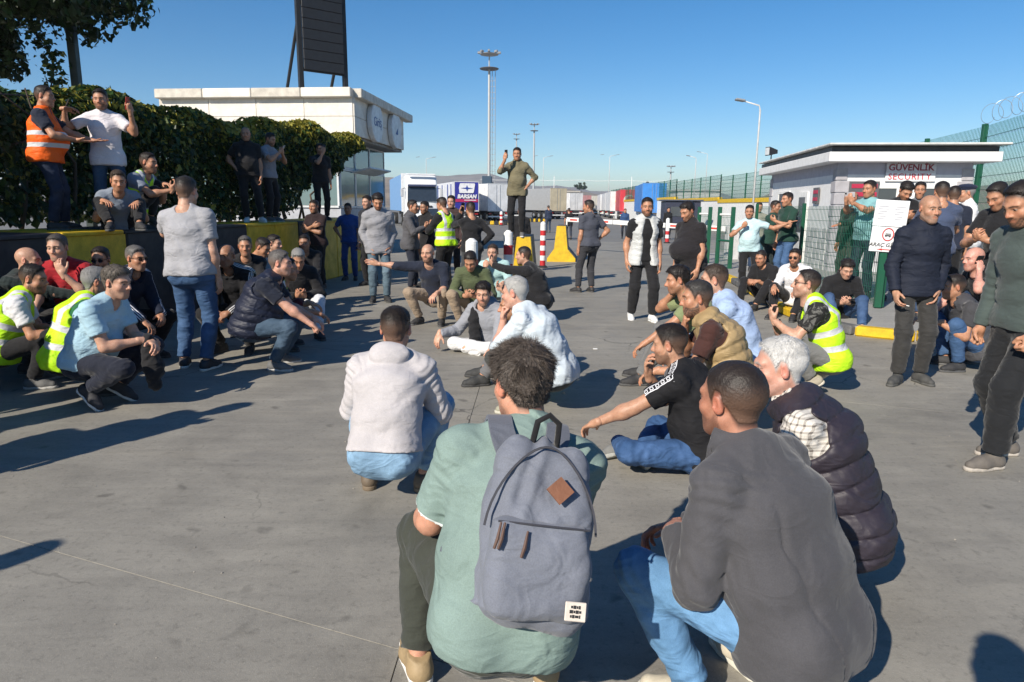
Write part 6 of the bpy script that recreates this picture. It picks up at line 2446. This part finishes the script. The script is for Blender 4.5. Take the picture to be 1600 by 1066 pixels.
P_('man in black tee with white shoulder tape sitting cross-legged in jeans', 1048, 505, 4.15, 58, 'cross', ('tee', 'tape', K, (.7, .7, .72)), ('denim', (.040, .095, .22)), group=G3, L=('knee', dict(w=(-.36, .62, .22), n=(0, -.2, -1), d=(.3, .8, -.5))), R=('chin', dict(dw=(0, .08, 0), curl='cup')), hair='short', beard=.7,
   shoes=((.20, .20, .19), (.40, .40, .37)), girth=1.14, belly=.04, ps=dict(hyaw=4, hpitch=8, lean=16, feet=((-.02, .47, .075), (-.14, .28, .07)), yaw=(62, -70), froll=(38, 50)), skin=TAN)
P_('man in tan puffer vest over brown tee', 1090, 437, 4.8, 72, 'squat', ('tee', 'knit', (.055, .022, .018)), ('knit', (.10, .10, .11)), vest=('puff', (.36, .255, .125)), group=G3, L='knee', R='chin', hair='short', hairc=(.035, .032, .03), beard=.95, girth=1.08, ps=dict(hyaw=10))
P_('man in light-blue shirt behind the tan vest', 1117, 412, 5.5, 70, 'squat', ('shirt', 'knit', (.34, .45, .66)), ('knit', (.05, .06, .09)), group=G3, L='knee', R='knee', hair='flat', hairc=BRH, skin=PALE, hem=.10)
P_('man in olive tee propping his head on one hand', 1060, 415, 6.2, 84, 'sit', ('tee', 'knit', (.20, .235, .115)), ('knit', (.15, .15, .15)), group=G3, L=('knee', dict(dw=(-.06, .22, -.22))), R=('ear', {}), hair='thick', ps=dict(hpitch=10, lean=20), beard=.5)
P_('man in yellow vest and camouflage tee holding up a phone, sunglasses', 1262, 420, 5.95, 74, 'toes', ('tee', 'camo', (.02, .02, .02), (.12, .12, .11)), ('knit', (.17, .17, .165)), vest=YV, group=G3, L=('raise', dict(dw=(.02, -.06, -.08))), R=('raise', dict(dw=(-.04, -.12, -.22))), hair='flat', hairc=(.025, .02, .018),
   glasses='sun', phone=('L', 'black phone held up by the camouflage-tee man', K), skin=PALE, shoes=((.35, .31, .24), (.55, .5, .42)), ps=dict(hpitch=-6), beard=.35)
# ---- standing, right half
P_('man in pale grey puffer vest over black polo, walking towards us', 1012, 308, 9.7, 186, 'walk', ('polo', 'knit', K), kn, vest=('puff', (.52, .53, .52)), vopen=.085, L='hang', R=('hang', dict(dw=(.03, -.06, .02))), beard=.9, shoes=WS, hem=.06, vhem=.12, leg=1.12, ps=dict(hyaw=-12, feet=((-.13, .12, .085), (.12, -.08, .09)), hip=(0, 0, .915)))
P_('heavy man in black polo looking down, standing', 1075, 315, 9.1, 118, 'stand', ('polo', 'knit', (.016, .014, .016)), kn, girth=1.2, belly=.12, L='hang', R='hang', beard=.8, hair='thick', ps=dict(hpitch=22), hem=.12)
P_('uniformed man with hand on hip before the boom barrier', 920, 312, 13.1, 28, 'contra', ('polo', 'knit', (.06, .065, .085)), ('knit', (.035, .036, .042)), R='hips', L='hang', ps=dict(hyaw=35), shoes=DS, hem=.05)
P_('man in olive shirt standing on a yellow barrier and filming', 808, 230, 13.3, 172, 'stand', ('shirt', 'knit', (.165, .145, .088)), kn, z0=1.03, R=('raise', dict(dw=(.10, -.08, -.03))), L='hips', roll=.4, beard=.2, phone=('R', 'phone held by the man standing on the barrier', K), hem=.12, shoes=((.12, .12, .12), (.6, .6, .6)), belly=.03)
P_('black-clad man hidden behind the man on the barrier', 814, 322, 17.0, 10, 'stand', ('long', 'knit', K), kn, R='hang', L='hang')
GF = 'distant men walking in the yard'
P_('distant man in black tee walking away', 889, 325, 35, 5, 'walk', ('tee', 'knit', K), ('knit', (.03, .035, .05)), group=GF)
P_('distant man in dark blue by the grey trailer', 857, 321, 44, 20, 'stand', ('long', 'knit', (.02, .03, .06)), ('knit', (.03, .05, .09)), group=GF)
P_('distant man in blue jacket beyond the barrier arm', 977, 326, 36, 175, 'walk', ('jacket', 'knit', (.03, .07, .17)), ('knit', (.02, .025, .04)), group=GF)
P_('distant man in black beside the dark booth', 1045, 324, 36, 190, 'stand', ('jacket', 'knit', K), kn, group=GF)
# ---- by the hut
P_('man in pale aqua tee leaning with one arm on the fence', 1172, 320, 12.7, 158, 'contra', ('tee', 'knit', (.48, .66, .69)), kn, group=G4, L=('out', dict(w=(-.62, .05, 1.40), n=(0, 0, -1))), R=('phone', dict(w=(.16, .24, 1.33), curl='fist')), ps=dict(side=4), beard=.4, belly=.04, shoes=WS)
P_('man in beige top standing behind the leaning man', 1187, 316, 16.5, 172, 'stand', ('tee', 'knit', (.36, .33, .27)), ('denim', DJ), z0=KZ, group=G4)
P_('man in dark green tee with his back turned behind the fence', 1213, 313, 13.4, 225, 'stand', ('tee', 'knit', (.015, .05, .038)), ('knit', (.02, .03, .03)), z0=KZ, group=G4, R='cross', L='cross', skin=DARK)
P_('taller man in dark green and blue jeans behind the fence', 1231, 300, 12.9, 104, 'stand', ('tee', 'knit', (.013, .045, .032)), ('denim', MJ), z0=KZ, group=G4, L='phone', R='hang')
P_('man in black tee sitting on the kerb with his hands joined', 1190, 390, 11.2, 132, 'sit', ('tee', 'knit', K), kn, group=G4, L='clasp', R='clasp', ps=dict(hpitch=16, hip=(0, -.1, .2)), beard=.3, hair='buzz')
P_('man in white shirt and sunglasses sitting on the kerb', 1243, 388, 10.2, 142, 'sit', ('shirt', 'knit', (.68, .68, .70)), kn, group=G4, L='knee', R='knee', glasses='sun', beard=1.0, roll=.3, ps=dict(hip=(0, -.1, .2)))
P_('man in black jacket and jeans sitting on the kerb by the sign', 1325, 405, 9.2, 172, 'sit', ('jacket', 'knit', K), ('denim', (.045, .09, .19)), group=G4, L='phone', R='phone', ps=dict(hpitch=26, hip=(0, -.1, .2)), shoes=WS, hair='full', phone=('R', 'phone of the seated man by the sign', K), skin=PALE, beard=.1)
P_('bald man behind the fence stretching his arm to the left', 1332, 298, 12.5, 110, 'stand', ('long', 'knit', (.013, .028, .022)), ('knit', (.04, .05, .04)), z0=KZ, group=G4, L=('out', dict(w=(-.25, .52, 1.18), n=(0, 0, -1))), R='hang', hair='balding')
P_('man in teal tee photographing over the fence', 1360, 281, 11.6, 116, 'stand', ('tee', 'knit', (.20, .40, .42)), ('denim', (.02, .03, .05)), z0=KZ, group=G4, L=('raise', dict(dw=(.03, .08, -.10))), R=('raise', dict(dw=(-.06, .06, -.10))), phone=('L', 'silver phone of the man in teal tee', (.4, .4, .42), (1, 0, 0)), belly=.05, girth=1.06)
P_('man in black tee and light jeans reading his phone by the sign', 1418, 280, 11.2, 176, 'stand', ('tee', 'knit', K), ('denim', (.24, .36, .46)), z0=KZ, group=G4, L='phone', R='phone', ps=dict(hpitch=36, lean=6), hair='full', phone=('R', 'phone read by the man in light jeans', (.1, .1, .1)), beard=.6)
P_('man half hidden behind the phone reader', 1440, 279, 12.0, 150, 'stand', ('tee', 'knit', (.12, .13, .15)), kn, z0=KZ, group=G4)
P_('man in slate-blue tee with his back turned', 1473, 283, 9.2, -12, 'stand', ('tee', 'knit', (.055, .075, .135)), ('denim', DJ), z0=KZ, group=G4, R='phone', L='phone')
P_('man in dark navy tee between the slate tee and the flat cap', 1493, 290, 10.4, -30, 'stand', ('tee', 'knit', NAVY), kn, z0=KZ, group=G4)
P_('man in white shirt and navy flat cap', 1512, 287, 10.8, 70, 'stand', ('shirt', 'knit', (.66, .66, .67)), ('knit', (.3, .28, .24)), z0=KZ, group=G4, cap=(.012, .018, .045), hairc=GRH, L='hang', R='hang')
P_('man in black tee bending forward behind the dark sweatshirt', 1562, 284, 7.4, 110, 'stand', ('tee', 'knit', K), kn, group=G4, L='phone', R='phone', ps=dict(lean=12, hpitch=30))
P_('bald man in navy jacket and charcoal trousers, standing with a cigarette', 1456, 303, 6.25, 176, 'stand', ('jacket', 'shell', (.013, .017, .031)), ('knit', (.036, .035, .034)), hair='none', L='pocket', R=('hang', dict(dw=(.03, .06, .03), curl='cup')), beard=.5, beardc=(.16, .155, .15), shoes=((.06, .06, .058), (.09, .09, .085)), group=G4, skin=TAN, girth=.94,
   leg=1.08, ps=dict(hyaw=8, feet=((-.12, .02, .085), (.12, .10, .085)), yaw=(14, -42)), hem=.10)
P_('man in dark green-grey sweatshirt and black trousers, right edge', 1604, 281, 4.2, 98, 'walk', ('sweat', 'fleece', (.062, .082, .076)), ('knit', (.013, .014, .016)), hair='short', L=('hang', dict(dw=(.0, .06, .03), curl='fist')), R=('hang', dict(curl='fist')), ps=dict(hpitch=26, lean=8, feet=((-.10, .20, .085), (.10, -.08, .085)), fpitch=(0, 0)), beard=.9, shoes=((.13, .115, .10), (.42, .38, .33)), group=G4, girth=1.1, leg=1.18)
P_('pink-faced bald man crouching with a phone at his ear', 1524, 385, 7.3, 96, 'squat', ('tee', 'knit', K), ('denim', DJ), hair='none', group=G4, L='ear', R='knee', skin=(.58, .33, .28), phone=('L', 'black phone at the ear of the crouching bald man', K))
P_('man in grey body warmer crouching behind the navy jacket', 1492, 428, 6.9, 80, 'squat', ('tee', 'knit', (.05, .05, .055)), ('denim', MJ), vest=('puff', (.06, .06, .066)), group=G4, L='knee', R='knee')
# ---- out of frame, their shadows fall into the picture
OFF = 'bystanders outside the picture'
for (x, y_, z, hd, lab, pose, col) in ((-3.75, .85, 1.74, -20, 'bystander in dark top left of the camera', 'stand', K), (-3.75, 3.2, 1.76, -70, 'bystander in grey top at the left outside the picture', 'contra', (.2, .2, .2)),
                                      (-4.6, 3.55, 1.72, -80, 'bystander in blue top at the left outside the picture', 'stand', (.05, .08, .2)), (-4.35, 2.75, 1.75, -60, 'bystander in green top outside the left edge', 'contra', (.05, .09, .05)), (-5.0, 3.0, 1.74, -60, 'bystander in brown top outside the left edge', 'stand', (.09, .06, .04)), (-4.75, 4.3, 1.78, -60, 'tall bystander in white top outside the left edge', 'stand', (.5, .5, .5)), (-4.1, 4.35, 1.74, -75, 'bystander in black top nearest the wall, outside the picture', 'stand', K)):
    CROWD.append(dict(label=lab, at=(x, y_, z), D=y_, head=hd, pose=pose, top=('tee', 'knit', col), bottom=('denim', DJ), lod=2, group=OFF, R='hang', L='phone'))
CROWD.append(dict(label='photographer in dark jacket holding a camera up, behind the viewpoint', at=(.30, .17, 1.74), D=1, head=0, pose='stand', top=('jacket', 'knit', K), bottom=('denim', DJ), lod=2, group=OFF,
                  L=('raise', dict(w=(-.34, -.24, 1.52), n=(.9, -.1, 0), d=(0, -.1, 1))), R=('raise', dict(w=(.24, -.12, 1.50), n=(-.9, -.3, 0), d=(0, -.1, 1)))))

import time as _t
_t0 = _t.time()
BUILT = {}
ONLY = None
for q in CROWD:
    BUILT[q['label']] = build_person(q)
print('CROWD', len(CROWD), 'in %.1f s' % (_t.time() - _t0))

# ================================================================== the backpack
body, S, W = BUILT[BP['label']]
bpk = thing('backpack', 'grey canvas backpack with tan diamond patch on the sage polo man', 'backpack')
fw = S['fwd']
up = unit(S['ax'][1] * .7 + S['ax'][2] * .5)
lat = S['lat1']
back = unit(np.cross(lat, up))          # away from the body
c = S['waist'] * .35 + S['chest'] * .65 + back * .225 - up * .03 + lat * .02
F = np.stack([lat, -back, up], 1)
M = np.eye(4)
M[:3, :3] = F
M[:3, 3] = c
bpk.matrix_world = W @ Matrix(M.tolist())
# local: x right, y towards the body, z up
CANV = fabric('knit', (.165, .178, .215))
CANVD = fabric('knit', (.12, .13, .16))


def rbox(x, y, z, c, b, r_):
    q = [np.abs(x - c[0]) - b[0] + r_, np.abs(y - c[1]) - b[1] + r_, np.abs(z - c[2]) - b[2] + r_]
    return np.sqrt(sum(np.maximum(v, 0) ** 2 for v in q)) + np.minimum(np.maximum(np.maximum(q[0], q[1]), q[2]), 0) - r_


gr = Grid([], .006, box=((-.24, -.20, -.32), (.24, .14, .30)))
x, y_, z = gr.xyz()
taper = 1 + .34 * np.clip((z - .02) / .25, 0, 1) ** 1.4
main = rbox(x * taper, y_ * (1 + .5 * np.clip((z - .05) / .22, 0, 1)), z, (0, .02, -.01), (.148, .085, .245), .072)
gr.D = main.astype(np.float32)
fbp = folds(77, .010, .20)
fb2 = folds(78, .004, .09)
gr.band(lambda q: fbp(q * A(1, 1, .6)) + fb2(q) - .010 * np.exp(-((q[:, 0] + .035 - .25 * (q[:, 2] - .1)) / .016) ** 2) * sstep(-.02, .08, q[:, 2]) + .010 * np.exp(-((q[:, 0] + .062 - .25 * (q[:, 2] - .1)) / .014) ** 2) * sstep(-.02, .08, q[:, 2]) + .006 * np.exp(-((q[:, 2] - .135) / .008) ** 2) - .004 * np.exp(-((q[:, 2] + .205) / .006) ** 2), 5)
V, Q = gr.mesh()
V = relax(V, Q, 1)
link('main_compartment', fast_mesh('main_compartment', V, Q, CANV), bpk)
gr = Grid([], .006, box=((-.22, -.20, -.28), (.22, .06, .08)))
x, y_, z = gr.xyz()
gr.D = rbox(x, y_, z, (0, -.055, -.10), (.134, .050, .125), .045).astype(np.float32)
gr.band(lambda q: folds(79, .005, .12)(q) - .006 * np.exp(-((q[:, 2] - .012) / .006) ** 2), 5)
V, Q = gr.mesh()
V = relax(V, Q, 1)
pk = link('front_pocket', fast_mesh('front_pocket', V, Q, CANV), bpk)
LEA = plain('brown_leather', (.20, .085, .045), .6, bmp=.2)
MB().prism([(0, -.037), (.037, 0), (0, .037), (-.037, 0)], .006, Matrix.Translation((.035, -.088, .105)) @ Matrix.Rotation(R(-12), 4, 'X')).build('leather_patch', LEA, bpk)
lab = MB().box((.095, -.110, -.185), (.054, .006, .046), bev=.002).build('label_patch', plain('label_cream', (.70, .62, .54), .6), pk)
mb = MB()
for i, (w0, zz) in enumerate(((.028, -.174), (.034, -.185), (.030, -.196))):
    x0_ = .095 - w0 / 2
    for j, fw_ in enumerate(((.22, .30, .18, .22), (.30, .16, .26, .20), (.18, .24, .34, .16))[i]):
        mb.box((x0_ + w0 * fw_ / 2, -.1138, zz), (w0 * fw_ - .0016, .001, .006 + .002 * ((i + j) % 2)))
        x0_ += w0 * fw_
mb.build('label_print', plain('ink', (.02, .02, .022), .6), lab)
for x_, z_ in ((-.115, -.02), (-.105, -.02), (-.045, -.035)):
    MB().tube([(x_, -.112, z_ + .03), (x_ - .006, -.120, z_ - .01), (x_ - .012, -.118, z_ - .035)], [.003, .005, .004], 6).build('zip_pull', plain('pull_brown', (.10, .055, .04), .7), pk)
MB().tube([(-.035, .01, .22), (-.03, -.02, .285), (0, -.03, .305), (.03, -.02, .285), (.035, .01, .22)], .009, 8).build('top_handle', fabric('knit', K), bpk, smooth=True)
zt = plain('zip_dark', (.05, .05, .06), .6)
arc = [(.150 * math.sin(t_) * (1 - .25 * max(0, math.cos(t_)) ** 2), -.052 - .004 * math.cos(t_), -.02 + .235 * math.cos(t_)) for t_ in np.linspace(-1.5, 1.5, 24)]
MB().tube(arc, .0035, 5).build('zip_track', zt, bpk)
MB().tube([(x_, -.090 - .012 * (1 - (x_ / .13) ** 2), .012) for x_ in np.linspace(-.12, .12, 12)], .003, 5).build('zip_track', zt, pk)
# shoulder straps laid over the shoulders
IW = Matrix(M.tolist()).inverted()
for k, sg in (('L', -1), ('R', 1)):
    shp = S['sh' + k]
    nk = S['neck']
    mid = nk * .52 + shp * .48
    pts = [nk * .75 + shp * .25 + back * .13 - up * .075, mid + back * .105 + S['ax'][2] * .035, mid + S['ax'][2] * .098 + back * .03, mid + S['fwd'] * .085 + S['ax'][2] * .055, mid + S['fwd'] * .145 - up * .10, shp - up * .30 + S['fwd'] * .07, S['waist'] + lat * sg * .20 + back * .05]
    # smooth the run
    P0 = np.array(pts)
    t_ = np.linspace(0, 1, len(P0))
    tt = np.linspace(0, 1, 26)
    sm = np.stack([np.interp(tt, t_, P0[:, i]) for i in range(3)], 1)
    for _ in range(3):
        sm[1:-1] = (sm[:-2] + 2 * sm[1:-1] + sm[2:]) / 4
    vs, fs = [], []
    ctr = S['chest'] * .5 + nk * .5
    for i, p in enumerate(sm):
        tg = unit(sm[min(i + 1, 25)] - sm[max(i - 1, 0)])
        out = unit(p - ctr - lat * ((p - ctr) @ lat) * .8)
        sdv = unit(np.cross(tg, out))
        out = np.cross(sdv, tg)
        wd = .036 if i < 18 else .018
        for a, b in ((-1, -1), (1, -1), (1, 1), (-1, 1)):
            q = p + sdv * wd * a + out * .007 * b
            vs.append(IW @ Vector(q))
    for i in range(25):
        for j in range(4):
            fs.append((i * 4 + j, i * 4 + (j + 1) % 4, i * 4 + 4 + (j + 1) % 4, i * 4 + 4 + j))
    fs += [(3, 2, 1, 0), (100, 101, 102, 103)]
    MB().add(vs, fs).build('shoulder_strap', CANVD, bpk)

# ================================================================== small things
# camera of the photographer stays behind the viewpoint; cigarette of the bald man
b_, S_, W_2 = BUILT['bald man in navy jacket and charcoal trousers, standing with a cigarette']
cg = W_2 @ Vector(S_['wrR'] + S_['hdR'] * .12 + S_['hnR'] * .04)
ct = thing('cigarette', 'white cigarette in the hand of the bald man in navy jacket', 'cigarette', cg)
MB().tube([(0, 0, 0), (.05, -.035, -.01)], .004, 6).build('paper', WHITE, ct)
MB().tube([(-.02, .014, .004), (-.0005, .0004, .0001)], .0041, 6).build('filter', plain('filter_tan', (.5, .3, .12), .7), ct)
# litter on the ground
for i, (px, py_, lab) in enumerate(((930, 546, 'tiny white scrap of paper on the concrete behind the pale shirt'), (1562, 718, 'tiny pale scrap by the walking man at the right edge'))):
    p = on_ground(px, py_)
    MB().box((0, 0, .006), (.05, .03, .008), rz=.6 * i, bev=.002).build('paper_scrap', WHITE, tag(bpy.data.objects.new('litter', None), lab, 'litter')).parent.location = p
for o in bpy.data.objects:
    if o.name.startswith('litter') and o.name not in COL.objects:
        COL.objects.link(o)


# ------------------------------------------------------------------ garments that lie loose
def loose_cloth(name, label, who, chain, seed):
    b_, S_, W_3 = BUILT[who]
    pr = [('c', (A(a), A(b), ra, rb), .03) for a, b, ra, rb in chain(S_)]
    gr = Grid(pr, .010)
    gr.band(lambda q: folds(seed, .007, .09)(q) + folds(seed + 1, .004, .05)(q), 5)
    V, Q = gr.mesh()
    o0 = V.mean(0)
    o = link(name, fast_mesh(name, relax(V, Q, 1) - o0, Q, fabric('knit', K)))
    o.matrix_world = W_3 @ Matrix.Translation(o0)
    tag(o, label, 'jacket')


loose_cloth('draped_jacket', 'black jacket hanging over the shoulder of the grey hoodie sitter', 'young man in grey hoodie and white trousers sitting cross-legged',
            lambda S_: [(S_['shR'] + S_['fwd'] * .03 + A(-.06, 0, .07), S_['shR'] + S_['fwd'] * .11 + A(-.06, 0, -.06), .05, .06), (S_['shR'] + S_['fwd'] * .11 + A(-.06, 0, -.06), S_['chest'] + S_['fwd'] * .19 + A(.09, 0, -.16), .06, .07)], 31)
loose_cloth('held_jacket', 'dark jacket hanging from the arms of the light-blue tee man', 'man in light-blue tee squatting with arms folded on his knees',
            lambda S_: [(S_['wrR'] + A(-.03, .03, .0), S_['wrR'] + A(-.02, .06, -.22), .05, .075), (S_['wrR'] + A(-.02, .06, -.22), S_['wrR'] + A(.0, .07, -.36), .075, .05)], 33)

# grit and crumbs strewn over the concrete
gr_ = np.random.default_rng(91)
ng = 900
gx, gy = gr_.uniform(-5, 5, ng), 1.6 + 8 * gr_.random(ng) ** 1.4
gs = .0015 + .004 * gr_.random(ng) ** 3
base_ = np.array([(1, 0, 0), (0, 1, 0), (-1, 0, 0), (0, -1, 0), (0, 0, 1), (0, 0, -.3)])
GV = (base_[None] * (gs[:, None, None] * gr_.uniform(.6, 1.5, (ng, 6, 1))) + np.stack([gx, gy, gs * .3], 1)[:, None]).reshape(-1, 3)
GF = (np.array([(0, 1, 4), (1, 2, 4), (2, 3, 4), (3, 0, 4), (1, 0, 5), (2, 1, 5), (3, 2, 5), (0, 3, 5)])[None] + 6 * np.arange(ng)[:, None, None]).reshape(-1, 3)
tag(link('grit', fast_mesh('grit', GV, GF, plain('grit_stone', (.24, .22, .19), .9, var=.4, scale=3.0), smooth=False)), 'small stones and grit strewn over the concrete', 'grit', kind='stuff')

# ================================================================== air
hz = MB().box((0, 2400, 44), (8400, 5500, 90)).build('haze', [])
tag(hz, 'pale even haze over the whole yard and hills', kind='stuff')
hm = bpy.data.materials.new('haze')
hm.use_nodes = True
hm.node_tree.nodes.clear()
ho_ = hm.node_tree.nodes.new('ShaderNodeOutputMaterial')
hp_ = hm.node_tree.nodes.new('ShaderNodeVolumePrincipled')
hp_.inputs['Color'].default_value = (.86, .90, .96, 1)
hp_.inputs['Density'].default_value = .0003
hp_.inputs['Anisotropy'].default_value = .2
hm.node_tree.links.new(hp_.outputs[0], ho_.inputs['Volume'])
hz.data.materials.append(hm)
